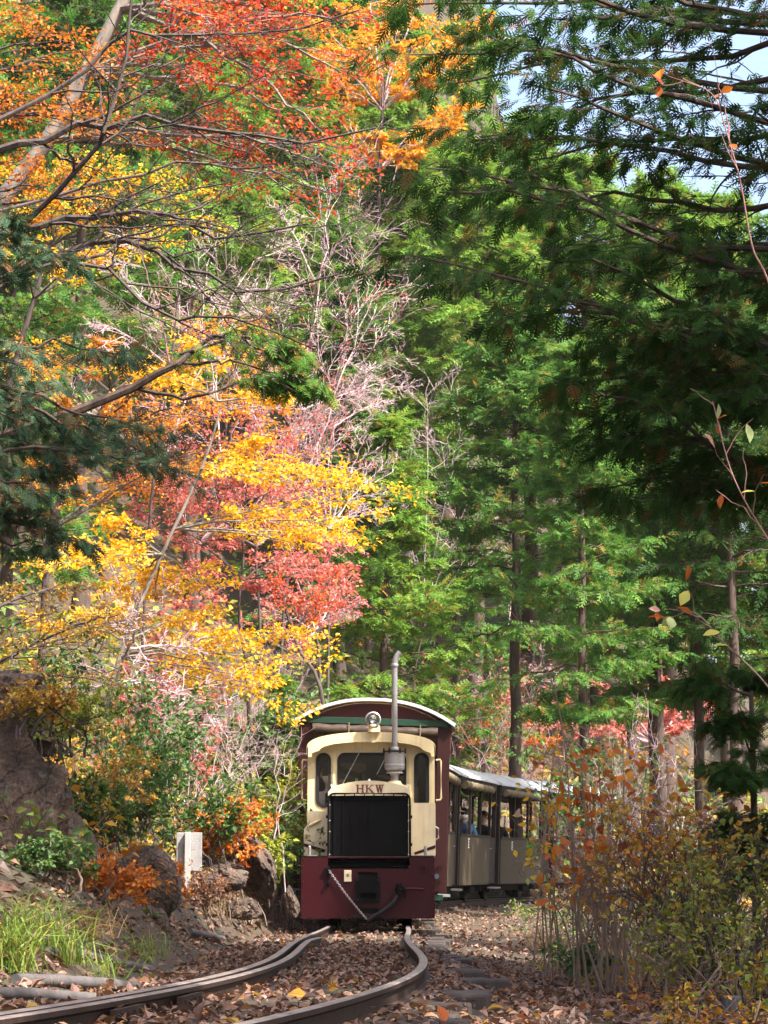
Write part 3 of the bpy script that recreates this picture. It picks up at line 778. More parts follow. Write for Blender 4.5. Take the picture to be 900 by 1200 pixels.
for yy in (.55, 2.0):
    for s in (-1, 1):
        MB().lathe([(0, -.05), (.10, -.05), (.12, -.02), (.23, -.02), (.23, .05), (.26, .05), (.26, .065), (.1, .065), (0, .065)][::-1], (s * .385, yy, .225), 'x', 26).obj('wheel', M['underframe'], loco)

# ------------------------------------------------------------------ passenger cars
CW, CL = .865, 4.25


def roof_curve(n=21, ov=.05, dz=0.0):
    u = np.linspace(-1, 1, n)
    return u * (CW + ov), 2.51 - .265 * np.abs(u) ** 2.3 + dz


def vault(name, y0, y1, ov, dz, th, mat, parent):
    x, z = roof_curve(25, ov, dz)
    V = np.concatenate([np.stack([x, np.full(25, yy), z + d], 1) for yy, d in ((y0, 0), (y1, 0), (y1, -th), (y0, -th))])
    ix = np.arange(100).reshape(4, 25)
    q = [np.stack([ix[a_][:-1], ix[a_][1:], ix[c_][1:], ix[c_][:-1]], -1) for a_, c_ in ((1, 0), (2, 1), (3, 2), (0, 3))]
    e = np.array([[ix[0, 0], ix[3, 0], ix[2, 0], ix[1, 0]], [ix[0, 24], ix[1, 24], ix[2, 24], ix[3, 24]]])
    return MB().add(V, np.concatenate(q + [e])).obj(name, mat, parent)


def make_car(lead):
    r = empty('passenger_car')
    side, post, gable = (M['brown'], M['brown'], M['dark_maroon']) if lead else (M['tan'], M['dark_wood'], M['dark_wood'])
    rf = vault('roof', -.06, CL + .06, .05, 0, .025, M['car_roof'], r)
    for k in range(4):
        vault('roof_seam', .02 + k * 1.39, .05 + k * 1.39, .053, .006, .012, M['roof_edge'], rf)
    vault('ceiling', .0, CL, -.02, -.035, .012, M['ceiling'], r)
    # bright edge band of the roof, front and back
    for yy in (-.085, CL + .06):
        x, z = roof_curve(25, .06, .012)
        plate('roof_edge', [[(a_, b2) for a_, b2 in zip(x, z)] + [(a_ * .985, b2 - .032) for a_, b2 in zip(x[::-1], z[::-1])]], .024, yy, M['roof_edge'], r, .003)
    # gables and end walls
    for yy, front in ((0.0, True), (CL - .04, False)):
        x, z = roof_curve(21, -.01, -.045)
        plate('gable', [[(a_, b2) for a_, b2 in zip(x[::-1], z[::-1])] + [(-CW, 2.22), (CW, 2.22)]], .03, yy, gable, r)
        plate('end_panel', [[(-CW, .33), (CW, .33), (CW, 1.21), (-CW, 1.21)]], .03, yy + .003, post, r)
    MB().box((0, -.012, 2.255), (2 * CW - .06, .03, .075)).obj('green_beam', M['green_paint'], r, bevel=.004)
    for s in (-1, 1):
        for yy in (.02, CL - .06):
            w = .15 if lead else .08
            MB().box((s * (CW - w / 2 + .004), yy + .014, 1.28), (w, .07, 1.90)).obj('corner_post', post, r, bevel=.006)
        pn = MB().box((s * CW, 1.78, .77), (.035, 3.34, .88)).obj('side_panel', side, r, bevel=.004)
        MB().box((s * (CW + .004), 1.78, 1.215), (.06, 3.36, .035)).obj('sill_rail', post, pn, bevel=.004)
        MB().box((s * (CW + .02), 1.0, 1.07), (.008, .075, .17)).obj('number_plate', M['white'], pn)
        mb = MB()
        for k in range(3):
            zc = 1.115 - k * .048
            for dz in (-.014, 0, .014): mb.box((s * (CW + .0255), 1.0, zc + dz), (.004, .034, .006))
            for dy in (-.014, .014): mb.box((s * (CW + .0252), 1.0 + dy, zc), (.004, .006, .03))
        mb.obj('plate_marks', M['ink'], pn)
        dr = MB().box((s * (CW - .015), 3.82, .78), (.03, .72, .86)).obj('door', M['dark_wood'], r, bevel=.004)
        MB().box((s * (CW + .012), 3.60, 1.0), (.02, .10, .02)).obj('door_handle', M['steel'], dr)
        for yy in ((1.15, 2.30, 3.44) if not lead else (1.5, 2.9)):
            MB().box((s * CW, yy, 1.72), (.05, .055, 1.0)).obj('window_post', post, r, bevel=.005)
        MB().box((s * (CW - .005), CL / 2, 2.17), (.04, CL - .12, .13)).obj('eave_beam', post, r, bevel=.004)
        MB().box((s * (CW + .06), 3.82, .27), (.16, .62, .03)).obj('step', M['silver'], r)
        # rolled canvas blind, sagging between its straps
        if lead: continue
        yy = np.linspace(.25, 3.35, 49)
        sag = .5 + .5 * np.abs(np.sin(yy / .52 * math.pi)) ** .7
        P = np.stack([np.full(49, s * (CW + .045)), yy, 2.135 - .05 * sag], 1)
        cv = MB().tubes(P, (.042 + .03 * sag)[None], 9, caps=True).obj('canvas_blind', M['canvas'], r, smooth=True)
    for yy in (.7, 1.6, 2.5, 3.4):
        bn = MB().box((0, yy, .86), (1.4, .36, .04)).obj('bench', M['dark_wood'], r, bevel=.01)
        MB().box((0, yy + .20, 1.05), (1.4, .035, .36)).obj('bench_back', M['dark_wood'], bn, bevel=.01)
    MB().box((0, CL / 2, .395), (2 * CW - .06, CL - .1, .06)).obj('floor', M['dark_wood'], r)
    MB().box((0, CL / 2, .27), (.9, CL - .4, .18)).box((0, CL / 2, .30), (.16, CL + .5, .10)).obj('underframe', M['underframe'], r)
    for yy in (.75, CL - .75):
        for s in (-1, 1):
            MB().lathe([(0, -.05), (.13, -.05), (.16, -.01), (.165, .05), (.19, .05), (.19, .06), (0, .06)][::-1], (s * .385, yy, .17), 'x', 20).obj('wheel', M['underframe'], r)
            MB().box((s * .52, yy, .22), (.10, .5, .12)).obj('axle_box', M['underframe'], r, bevel=.02)
    if lead:
        cb = MB()
        P = cat([(-.72, -.045, 2.155), (-.35, -.05, 2.15), (0, -.045, 2.155), (.35, -.05, 2.145), (.72, -.045, 2.15)], 21)
        cb.tubes(P, (.056 + .006 * np.sin(np.arange(21) * 1.7))[None], 10, caps=True)
        c = cb.obj('front_canvas', M['canvas_grey'], r, smooth=True)
        for x in (-.30, .52): MB().box((x, -.108, 2.16), (.014, .008, .14)).obj('canvas_strap', M['canvas'], c)
        for s in (-1, 1):
            MB().box((s * .76, .06, .28), (.16, .12, .07)).obj('step_block', M['green_paint'], r, bevel=.006)
    return r


lead = make_car(True)
tan = make_car(False)
CARS = []
labels = ['brown passenger car with curved roof coupled right behind the locomotive',
          'tan passenger car coupled behind the brown car, hidden by it',
          'tan passenger car, second behind the brown car, mostly hidden',
          'open tan passenger car with masked passengers, first seen right of the brown car',
          'open tan passenger car half hidden by the yellow leaf sapling',
          'last visible passenger car end behind the yellow and orange leaves']
for k in range(6):
    c = lead if k == 0 else (tan if k == 1 else copy_tree(tan))
    aa = A0 + 3.0 + 4.66 * k
    p, t = on_line(aa); p2, t2 = on_line(aa + CL)
    h = math.atan2(p2[1] - p[1], p2[0] - p[0]) - math.pi / 2
    c.location = (p[0] - .03, p[1], 0.0)
    c.rotation_mode = 'ZYX'
    c.rotation_euler = (0, math.radians(2.0), h)
    c.rotation_mode = 'XYZ'
    c.rotation_euler = (Matrix.Rotation(h, 3, 'Z') @ Matrix.Rotation(math.radians(2.0), 3, 'Y')).to_euler('XYZ')
    tag(c, labels[k], 'passenger car', 'cars of the train')
    CARS.append(c)

# ------------------------------------------------------------------ people
def person(label, cloth, loc, rz, hat=None, mask=True, group='passengers in the open car', hairlen=0.0, scale=1.0, lean=0.0):
    J = {'pelvis': (0, 0, .10), 'waist': (0, .01, .25), 'chest': (0, .015, .42), 'neck0': (0, .015, .545), 'neck': (0, .0, .60), 'jaw': (0, -.025, .655), 'skull': (0, 0, .745), 'crown': (0, .005, .80),
         'shL': (-.165, .02, .50), 'elL': (-.235, -.02, .26), 'wrL': (-.13, -.20, .17), 'haL': (-.10, -.27, .165),
         'shR': (.165, .02, .50), 'elR': (.235, -.02, .26), 'wrR': (.13, -.20, .17), 'haR': (.10, -.27, .165),
         'hipL': (-.09, 0, .08), 'knL': (-.11, -.40, .10), 'anL': (-.11, -.40, -.33), 'toL': (-.12, -.53, -.38),
         'hipR': (.09, 0, .08), 'knR': (.11, -.40, .10), 'anR': (.11, -.40, -.33), 'toR': (.12, -.53, -.38)}
    Rr = {'pelvis': .135, 'waist': .13, 'chest': .15, 'neck0': .065, 'neck': .052, 'jaw': .066, 'skull': .092, 'crown': .062,
          'sh': .072, 'el': .046, 'wr': .030, 'ha': .028, 'hip': .09, 'kn': .062, 'an': .042, 'to': .034}
    E = [('pelvis', 'waist'), ('waist', 'chest'), ('chest', 'neck0'), ('neck0', 'neck'), ('neck', 'jaw'), ('jaw', 'skull'), ('skull', 'crown')]
    for s in 'LR':
        E += [('chest', 'sh' + s), ('sh' + s, 'el' + s), ('el' + s, 'wr' + s), ('wr' + s, 'ha' + s), ('pelvis', 'hip' + s), ('hip' + s, 'kn' + s), ('kn' + s, 'an' + s), ('an' + s, 'to' + s)]
        sx = -1 if s == 'L' else 1
        for f, (dx, L) in enumerate(((.022, .060), (.008, .070), (-.007, .066), (-.021, .052))):
            J['f%s%da' % (s, f)] = (J['ha' + s][0] + sx * dx, -.305, .162); J['f%s%db' % (s, f)] = (J['ha' + s][0] + sx * dx * 1.1, -.30 - L, .138)
            Rr['f%s%da' % (s, f)] = .0095; Rr['f%s%db' % (s, f)] = .0075
            E += [('ha' + s, 'f%s%da' % (s, f)), ('f%s%da' % (s, f), 'f%s%db' % (s, f))]
    names = list(J)
    me = bpy.data.meshes.new('person')
    me.from_pydata([J[n] for n in names], [(names.index(a_), names.index(b2)) for a_, b2 in E], [])
    o = bpy.data.objects.new('tmp', me); COL.objects.link(o)
    o.modifiers.new('skin', 'SKIN')
    for i_, n in enumerate(names):
        rr = Rr.get(n, Rr.get(n[:-1], .03)); sv = me.skin_vertices[0].data[i_]
        sv.radius = (rr, rr * (.78 if n in ('chest', 'waist', 'pelvis') else 1)); sv.use_root = n == 'pelvis'
    sb = o.modifiers.new('sub', 'SUBSURF'); sb.levels = sb.render_levels = 1
    dg = bpy.context.evaluated_depsgraph_get()
    m2 = bpy.data.meshes.new_from_object(o.evaluated_get(dg)); m2.name = 'body'
    bpy.data.objects.remove(o)
    m2.materials.clear()
    root = empty('person', loc, rz, label, 'person', group)
    root.scale = (scale,) * 3
    body = put('body', m2, [cloth, M['skin']], root)
    for p in m2.polygons:
        c = p.center; p.use_smooth = True
        p.material_index = 1 if (c.z > .585 or (c.y < -.215 and c.z > .13 and c.y > -.45 and abs(c.x) < .2 and c.z > .145)) else 0
    # nose, eyes, ears
    MB().lathe([(.002, .02), (.014, -.005), (.016, -.018), (.004, -.026)], (0, -.108, .725), 'z', 8).obj('nose', M['skin'], body)
    for s in (-1, 1):
        MB().lathe([(0, -.010), (.009, -.006), (.011, 0), (.009, .006)], (s * .034, -.085, .752), 'y', 8).obj('eye', M['hair'], body)
        MB().lathe([(.006, -.03), (.012, -.02), (.014, .01), (.008, .03)], (s * .095, .005, .735), 'z', 8).obj('ear', M['skin'], body)
    # hair cap
    n, k = 14, 20
    th = np.linspace(0, 2 * math.pi, k, endpoint=False)
    V = []
    for j in range(n):
        ph = j / (n - 1)
        for a_ in th:
            back = .5 - .5 * math.cos(a_ + math.pi / 2 + math.pi)   # 1 at the back (+y)
            lim = 1.05 + (1.05 + hairlen) * back
            f = ph * lim
            V.append((.106 * math.sin(f) * math.cos(a_), .012 + .113 * math.sin(f) * math.sin(a_), .752 + .112 * math.cos(f)))
    ix = np.arange(n * k).reshape(n, k)
    MB().add(V, np.stack([ix[:-1], np.roll(ix[:-1], -1, 1), np.roll(ix[1:], -1, 1), ix[1:]], -1).reshape(-1, 4)).obj('hair', M['hair'], root, smooth=True)
    if mask:
        V = []
        for z, w in ((.645, .045), (.675, .068), (.70, .078), (.725, .074)):
            for a_ in np.linspace(-1.15, 1.15, 9):
                V.append(((w + .012) * math.sin(a_) * 1.15, -.035 - (w + .010) * math.cos(a_) - (.012 if abs(a_) < .3 else 0), z))
        ix = np.arange(36).reshape(4, 9)
        mk_ = MB().add(V, np.stack([ix[:-1, :-1], ix[:-1, 1:], ix[1:, 1:], ix[1:, :-1]], -1).reshape(-1, 4)).obj('face_mask', M['mask'], root, smooth=True)
        sm_ = mk_.modifiers.new('s', 'SOLIDIFY'); sm_.thickness = .004
    if hat:
        MB().lathe([(.185, .765), (.19, .77), (.12, .795), (.112, .80), (.105, .86), (.085, .885), (0, .89)], (0, .012, .0), 'z', 20).obj('hat', hat, root, smooth=True)
    return root


def seat(car, x, y, label, cloth, turn=0.0, **kw):
    m = Matrix.Translation(car.location) @ car.rotation_euler.to_matrix().to_4x4()
    v = m @ Vector((x, y, .88))
    return person(label, cloth, v, car.rotation_euler.z + turn, **kw)


PB = CARS[3]
seat(PB, .38, 1.50, 'masked passenger in a pink jacket, nearest the brown car', M['cloth_pink'], .25)
seat(PB, .42, 2.32, 'masked passenger wearing a straw hat and dark clothes', M['cloth_navy'], .2, hat=M['straw'])
seat(PB, .47, 3.02, 'masked passenger in a blue denim jacket', M['cloth_denim'], .3)
seat(PB, -.25, 2.35, 'dark haired passenger in a grey top, seated behind the hat wearer', M['cloth_grey'], .1)
PD = CARS[4]
seat(PD, .42, .62, 'black haired passenger turned away, at the front of the sapling-hidden car', M['cloth_black'], math.pi * .8, mask=False, hairlen=.5)
seat(PD, .46, 1.42, 'masked passenger in dark clothes beside the yellow sapling leaves', M['cloth_black'], .2)
seat(PD, -.15, .62, 'passenger in a white top beside the black haired one', M['cloth_white'], .2, hairlen=.4)
lm = Matrix.Translation(loco.location) @ loco.rotation_euler.to_matrix().to_4x4()
person('masked driver behind the left front window of the locomotive', M['cloth_white'], lm @ Vector((-.44, CY + .62, .86)), loco.rotation_euler.z + .15, group=None)
MB().box((-.44, 0, 0), (.36, .34, .06)).box((-.44, 0, -.07), (.08, .08, .10)).obj('driver_seat', M['black'], loco, loc=(0, CY + .64, .87 - .03))

# ------------------------------------------------------------------ growing things
UP = np.array([0, 0, 1.0])


def kite(x0, y0, x1, y1, w, z0=0.0, z1=0.0):
    d = np.array([x1 - x0, y1 - y0]); L = np.linalg.norm(d); n = np.array([-d[1], d[0]]) / L * w
    mx, my = x0 + d[0] * .45, y0 + d[1] * .45
    return [(x0, y0, z0), (mx + n[0], my + n[1], (z0 + z1) / 2), (x1, y1, z1), (mx - n[0], my - n[1], (z0 + z1) / 2)]


def frond(pairs, w, droop=.18, sub=False):
    V, Fc = [], []

    def add(k):
        b = len(V); V.extend(k); Fc.append((b, b + 1, b + 2, b + 3))
    zz = lambda x: -droop * x * x
    add(kite(0, 0, 1, 0, w * 1.3, 0, zz(1)))
    for i_ in range(pairs):
        x = .10 + .78 * i_ / max(1, pairs - 1)
        L = .50 * (1 - .62 * x) * (1 if i_ else .8)
        for s in (-1, 1):
            a = math.radians(52 - 12 * x)
            ex, ey = x + L * math.cos(a), s * L * math.sin(a)
            add(kite(x, 0, ex, ey, w, zz(x), zz(x) - .10 * L - .06 * L))
            if sub and L > .2:
                for q, sg in ((.4, 1), (.62, -1)):
                    bx, by = x + (ex - x) * q, ey * q
                    a2 = math.atan2(ey, ex - x) + sg * .7
                    add(kite(bx, by, bx + .36 * L * math.cos(a2), by + .36 * L * math.sin(a2), w * .8, zz(x) - .05 * L, zz(x) - .14 * L))
    return np.array(V, float), np.array(Fc, int)


FR_FAR = frond(4, .055)
FR_MID = frond(5, .045, sub=True)
FR_NEAR = frond(6, .046, .22)
LEAF = (np.array([(0, 0, 0), (.42, .30, .07), (.42, 0, 0), (.42, -.30, .07), (1, 0, -.10)], float), np.array([(0, 2, 1), (0, 3, 2), (2, 4, 1), (3, 4, 2)]))
LEAFB = (np.array([(0, 0, 0), (.18, .2, .04), (.5, .34, .06), (.8, .2, 0), (1.05, 0, -.1), (.8, -.2, 0), (.5, -.34, .06), (.18, -.2, .04), (.3, 0, 0), (.7, 0, -.03)], float),
         np.array([(0, 8, 1), (1, 8, 2), (8, 9, 2), (2, 9, 3), (9, 4, 3), (0, 7, 8), (7, 6, 8), (8, 6, 9), (6, 5, 9), (9, 5, 4)]))


def maple():
    V = [(.36, 0, 0)]
    angs = [180, 118, 78, 55, 28, 0 + 14, 0, -14, -28, -55, -78, -118]
    rad = [.36, .46, .20, .60, .24, .30, .70, .30, .24, .60, .20, .46]
    for a, r in zip(angs, rad):
        a = math.radians(a); V.append((.36 + r * math.cos(a), r * math.sin(a), -.16 * r * r + (.03 if r > .4 else .05)))
    n = len(angs)
    return np.array(V, float), np.array([(0, 1 + i_, 1 + (i_ + 1) % n) for i_ in range(n)])[:, ::-1]


MAPLE = maple()
BLADE = (np.array([(0, .02, 0), (0, -.02, 0), (.35, .018, .05), (.35, -.018, .05), (.7, .012, .02), (.7, -.012, .02), (1, 0, -.15)], float), np.array([(0, 1, 3), (0, 3, 2), (2, 3, 5), (2, 5, 4), (4, 5, 6)]))


def spawn(P, R, m, t0, t1, ang, L, K=6, rr=.6, up=0.0, flat=1.0, planar=0.0, wig=.08, taper=.5, dang=12, absL=False, rmin=.0015, tip=.25):
    """m children on each parent polyline P (n,K0,3)"""
    n, K0 = P.shape[:2]
    N = n * m
    t = (np.tile((np.arange(m) + .5) / m, n) + R_.uniform(-.5, .5, N) / m) * (t1 - t0) + t0
    par = np.repeat(np.arange(n), m)
    u = np.clip(t, 0, .9999) * (K0 - 1); i_ = u.astype(int); f = (u - i_)[:, None]
    B = P[par, i_] * (1 - f) + P[par, i_ + 1] * f
    T = nrm(P[par, i_ + 1] - P[par, i_])
    r0 = R[par, i_] * (1 - f[:, 0]) + R[par, i_ + 1] * f[:, 0]
    rnd = R_.normal(size=(N, 3)); perp = nrm(rnd - (rnd * T).sum(1, keepdims=True) * T)
    side = nrm(np.cross(T, UP)); side *= np.where(np.arange(N) % 2, 1, -1)[:, None]
    perp = nrm(perp * (1 - planar) + side * planar)
    a = np.radians(ang + R_.normal(0, dang, N))[:, None]
    D = np.cos(a) * T + np.sin(a) * perp
    D[:, 2] *= flat; D = nrm(D)
    pl = np.linalg.norm(np.diff(P, axis=1), axis=2).sum(1)[par]
    ln = (L if absL else L * pl) * (1 - taper * (t - t0) / max(t1 - t0, 1e-6)) * R_.uniform(.6, 1.2, N)
    s = np.linspace(0, 1, K)
    W = np.cumsum(R_.normal(0, wig, (N, K, 3)), 1) / math.sqrt(K); W -= W[:, :1]
    C = B[:, None] + ln[:, None, None] * (s[None, :, None] * D[:, None] + W * s[None, :, None] ** .5 + up * (s ** 2)[None, :, None] * UP)
    rb = np.maximum(r0 * rr, rmin)
    Rn = rb[:, None] * (1 - (1 - tip) * s[None])
    return C, np.maximum(Rn, rmin * .6)


def leaves_on(mb, P, T, m, size, t0=.15, spread=.6, upn=.7, droop=.0, jit=.02, r=None, sj=.3):
    """leaves of template T along twigs P"""
    n, K = P.shape[:2]; N = n * m
    t = R_.uniform(t0, 1, N); par = np.repeat(np.arange(n), m)
    u = t * (K - 1) * .9999; i_ = u.astype(int); f = (u - i_)[:, None]
    B = P[par, i_] * (1 - f) + P[par, i_ + 1] * f + R_.normal(0, jit, (N, 3))
    D = nrm(P[par, i_ + 1] - P[par, i_]) + R_.normal(0, spread, (N, 3)) - droop * UP
    Nn = UP * upn + R_.normal(0, .5, (N, 3))
    mb.inst(T, B, D, Nn, size * R_.uniform(1 - sj, 1 + sj, N), r)
    return mb


def cypress_mesh(H, c0, spread, nb, nbl, nfr, fsz, T, seed, droop=.0, asc=8, lean=.0, density_top=1.0):
    """returns trunk, branch and crown builders for a cypress of height H, crown from c0*H"""
    global R_
    R_ = np.random.default_rng(seed)
    K = 14
    z = np.linspace(0, H, K)
    tr = np.stack([np.cumsum(R_.normal(0, .03, K)), np.cumsum(R_.normal(0, .03, K)), z], 1); tr[0, :2] = 0
    r0 = H * .0115
    rt = r0 * (1 - z / H) ** .8 + .012; rt[0] *= 1.3
    tm = MB().tubes(tr[None], rt[None], 9)
    t = np.sort(R_.uniform(0, 1, nb) ** .9)
    hb = (c0 + (1 - c0) * t) * H
    Lb = spread * (np.clip(1.04 - t, 0, 1) ** .62) * np.clip(.55 + 3 * t, 0, 1) * R_.uniform(.65, 1.2, nb)
    az = np.arange(nb) * 2.4 + R_.uniform(-.4, .4, nb)
    base = np.stack([np.interp(hb, z, tr[:, 0]), np.interp(hb, z, tr[:, 1]), hb], 1)
    s = np.linspace(0, 1, 7)
    el = np.radians(asc + 32 * t + R_.normal(0, 6, nb))
    D = np.stack([np.cos(az) * np.cos(el), np.sin(az) * np.cos(el), np.sin(el)], 1)
    P1 = base[:, None] + Lb[:, None, None] * (s[None, :, None] * D[:, None] - (.32 + droop) * (s ** 2)[None, :, None] * UP * (1 - .6 * t)[:, None, None] + .12 * (s ** 4)[None, :, None] * UP)
    P1[:, 1:] += R_.normal(0, .03, (nb, 6, 3))
    R1 = (.010 + .008 * Lb)[:, None] * (1 - .8 * s[None])
    bm = MB().tubes(P1, R1, 4)
    P2, R2 = spawn(P1, R1, nbl, .22, 1.0, 48, .46, 5, .55, -.12, .55, .8, .07, .55)
    bm.tubes(P2, R2, 3)
    cm = MB()
    nf = len(P2) * nfr
    leaves_on(cm, P2, T, nfr, fsz, .05, .42, .9, .22, .03)
    leaves_on(cm, P1, T, nfr, fsz, .35, .5, .9, .2, .05)
    dead = cm.R[-1]
    return tm, bm, cm


def tree_parts(root, tm, bm, cm, mb_, mc):
    tm.obj('trunk', mb_, root, smooth=True)
    if bm is not None: bm.obj('branches', mb_, root)
    cm.obj('crown', mc, root)


protos = {}
spec = {'tall_a': (13, .34, 2.4, 82, 11, 7, .30, FR_FAR, 21), 'tall_b': (13, .42, 2.7, 76, 11, 7, .31, FR_FAR, 22, .08),
        'full_a': (10, .08, 2.2, 90, 11, 6, .26, FR_FAR, 23)}
for k, sp_ in spec.items():
    tm, bm, cm = cypress_mesh(*sp_)
    protos[k] = (tm.mesh('trunk', True), bm.mesh('branches'), cm.mesh('crown'), sp_[0])
    protos[k][0].materials.append(M['bark_cypress']); protos[k][1].materials.append(M['bark_cypress']); protos[k][2].materials.append(M['l_cyp'])
used_variant = {}


def cypress(kind, x, y, top_z, label, rot, mat='l_cyp', wide=1.0, group='cypress trees behind the train'):
    g = gz(x, y) - .05
    H = protos[kind][3]; s = (top_z - g) / H
    r = empty('cypress_tree', (x, y, g), rot, label, 'tree', group)
    for nm, me in zip(('trunk', 'branches', 'crown'), protos[kind][:3]):
        o = bpy.data.objects.new(nm, me); COL.objects.link(o); o.parent = r
        if nm == 'crown' and mat != 'l_cyp':
            o.material_slots[0].link = 'OBJECT'; o.material_slots[0].material = M[mat]
    r.scale = (s * wide, s * wide, s)
    return r


def cyp_px(kind, px, top_py, Y, label, rot, mat='l_cyp', wide=1.0, **kw):
    p = at(px, top_py, Y)
    return cypress(kind, p[0], Y, p[2], label, rot, mat, wide, **kw)


cyp_px('full_a', 452, 500, 46, 'young green cypress standing right behind the locomotive exhaust', .4, 'l_cyp_y', 1.15)
cyp_px('full_a', 530, 470, 58, 'bushy green cypress just right of the exhaust, behind the train', 1.4, 'l_cyp', 1.05)
cyp_px('tall_a', 686, 415, 38, 'green cypress with slender bare dark trunk above the orange bush', 2.0, 'l_cyp', .95)
cyp_px('tall_b', 605, 360, 50, 'green cypress between the exhaust and the bare dark trunk', .2, 'l_cyp', 1.0)
cyp_px('tall_b', 728, 395, 47, 'thin trunked cypress right of the slender bare trunk', 3.1, 'l_cyp', .9)
cyp_px('tall_a', 752, 380, 44, 'cypress, left one of the pair of close dark trunks', 4.0, 'l_cyp', .85)
cyp_px('tall_b', 768, 340, 50, 'cypress, right one of the pair of close dark trunks', 5.2, 'l_cyp', .9)
cyp_px('tall_a', 815, 360, 43, 'cypress with straight trunk under the dark overhanging boughs', 1.1, 'l_cyp', .9)
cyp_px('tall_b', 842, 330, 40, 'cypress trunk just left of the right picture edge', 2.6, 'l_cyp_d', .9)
cyp_px('tall_a', 905, 300, 42, 'cypress at the right picture edge behind the near dark one', 0.7, 'l_cyp', 1.0)
cyp_px('tall_a', 480, 175, 68, 'tall yellowish cypress below the golden tree top', .9, 'l_cyp_y', 1.15)
cyp_px('tall_b', 550, 190, 64, 'tall sunlit cypress left of the dark overhanging boughs', 2.3, 'l_cyp_y', 1.1)
cyp_px('tall_a', 615, 150, 74, 'tall cypress half hidden by the tip of the dark boughs', 3.6, 'l_cyp_y', 1.15)
cyp_px('tall_b', 690, 190, 70, 'tall yellow green cypress seen through the middle of the dark boughs', 4.7, 'l_cyp_y', 1.15)
cyp_px('tall_a', 765, 215, 66, 'tall sunlit cypress below the white sky gaps', 5.6, 'l_cyp_y', 1.1)
cyp_px('tall_b', 845, 240, 72, 'far sunlit cypress behind the dark boughs at upper right', .1, 'l_cyp_y', 1.15)
cyp_px('full_a', 400, 270, 62, 'grey green cypress behind the bare mauve twigs', 2.9, 'l_cyp', 1.0)
cyp_px('tall_b', 350, 90, 66, 'tall cypress between the red leaves and the golden tree top', 3.8, 'l_cyp_y', 1.1)
cyp_px('tall_a', 405, -40, 77, 'tall far cypress behind the golden tree top', 2.2, 'l_cyp_y', 1.2)
cyp_px('tall_a', 300, -60, 74, 'tall far cypress behind the right half of the scarlet leaves', 5.1, 'l_cyp_y', 1.2)
cyp_px('tall_a', 240, -40, 60, 'tall green cypress behind the scarlet leaves', 1.9, 'l_cyp_y', 1.1)
cyp_px('tall_b', 110, -60, 52, 'tall green cypress behind the pale leaning trunk', 5.0, 'l_cyp', 1.0)
cyp_px('full_a', 20, 120, 46, 'green cypress behind the orange leaves at upper left', 0.5, 'l_cyp', 1.0)
cyp_px('full_a', 330, 800, 30, 'small feathery green cypress at the left side of the locomotive', 1.0, 'l_cyp', 1.1)

# unseen wood right of and behind the camera, added to shade the foreground
rw = empty('shade_wood', (8, 6, gz(8, 6)), 0, 'unseen conifer wood beyond the right picture edge, added to shade the foreground', 'wood')
rw['kind'] = 'stuff'
R_ = np.random.default_rng(77)
for k, (x, y) in enumerate([(5.2, -3.5), (8.2, -1.0), (6.2, 2.6), (9.3, 4.6), (6.8, 7.2), (8.6, 10.2), (6.6, 13.2), (9.2, 15.4), (7.6, 18.6), (10.6, 9.0), (11.5, 13.5), (3.4, -7.5), (6.5, -8.5), (11.6, 1.0), (10.2, 20.5), (4.9, 8.6), (5.6, 11.4)]):  # last two trees put in to darken the near cypress
    kd = ('tall_a', 'tall_b')[k % 2]; g = gz(x, y) - .05; s_ = R_.uniform(.85, 1.05)
    for nm, me in zip(('trunk', 'branches', 'crown'), protos[kd][:3]):
        o = bpy.data.objects.new(nm, me); COL.objects.link(o); o.parent = rw; o['kind'] = 'stuff'
        o.location = (x - 8, y - 6, g - gz(8, 6)); o.scale = (s_, s_, s_); o.rotation_euler = (0, 0, R_.uniform(0, 6.28))

# the wood on the hillside far behind, one mass
R_ = np.random.default_rng(5)
lowp = []
for i_ in range(2):
    q = cypress_mesh(13, .15, 2.6, 44, 7, 5, .55, frond(3, .075), 31 + i_)
    lowp.append((q[0].mesh('trunk', True), q[2].mesh('crown')))
    lowp[-1][0].materials.append(M['bark_cypress']); lowp[-1][1].materials.append(M['l_cyp_y'])
R_ = np.random.default_rng(6)
cnt = 0
fw = empty('hillside_wood', (0, 90, gz(0, 90)), 0, 'far mass of sunlit conifers covering the hillside behind everything', 'wood')
fw['kind'] = 'stuff'
for Y in (80, 88, 97, 108, 122):
    for X in np.arange(-34, 36, 4.6):
        x, y = X + R_.uniform(-1.6, 1.6) + (Y % 7) * .4, Y + R_.uniform(-3, 3)
        if abs(x) > y * .25 + 4: continue
        g = gz(x, y); a = R_.uniform(0, 6.28); s = R_.uniform(.85, 1.2)
        if x / y * 2700 > 150 and 1020 - (g + 13 * s - .56) * 2700 / y < 240: continue
        for nm, me in zip(('trunk', 'crown'), lowp[cnt % 2]):
            o = bpy.data.objects.new(nm, me); COL.objects.link(o); o.parent = fw; o['kind'] = 'stuff'
            o.location = (x, y - 90, g - gz(0, 90)); o.scale = (s, s, s); o.rotation_euler = (0, 0, a)
        cnt += 1

# ------------------------------------------------------------------ broadleaved trees along the left slope
def pxs(pts):
    return np.array([at(*p) for p in pts])


def to_ground(x, y, p_top):
    """point on the ground under x, y"""
    return np.array([x, y, gz(x, y) - .06])


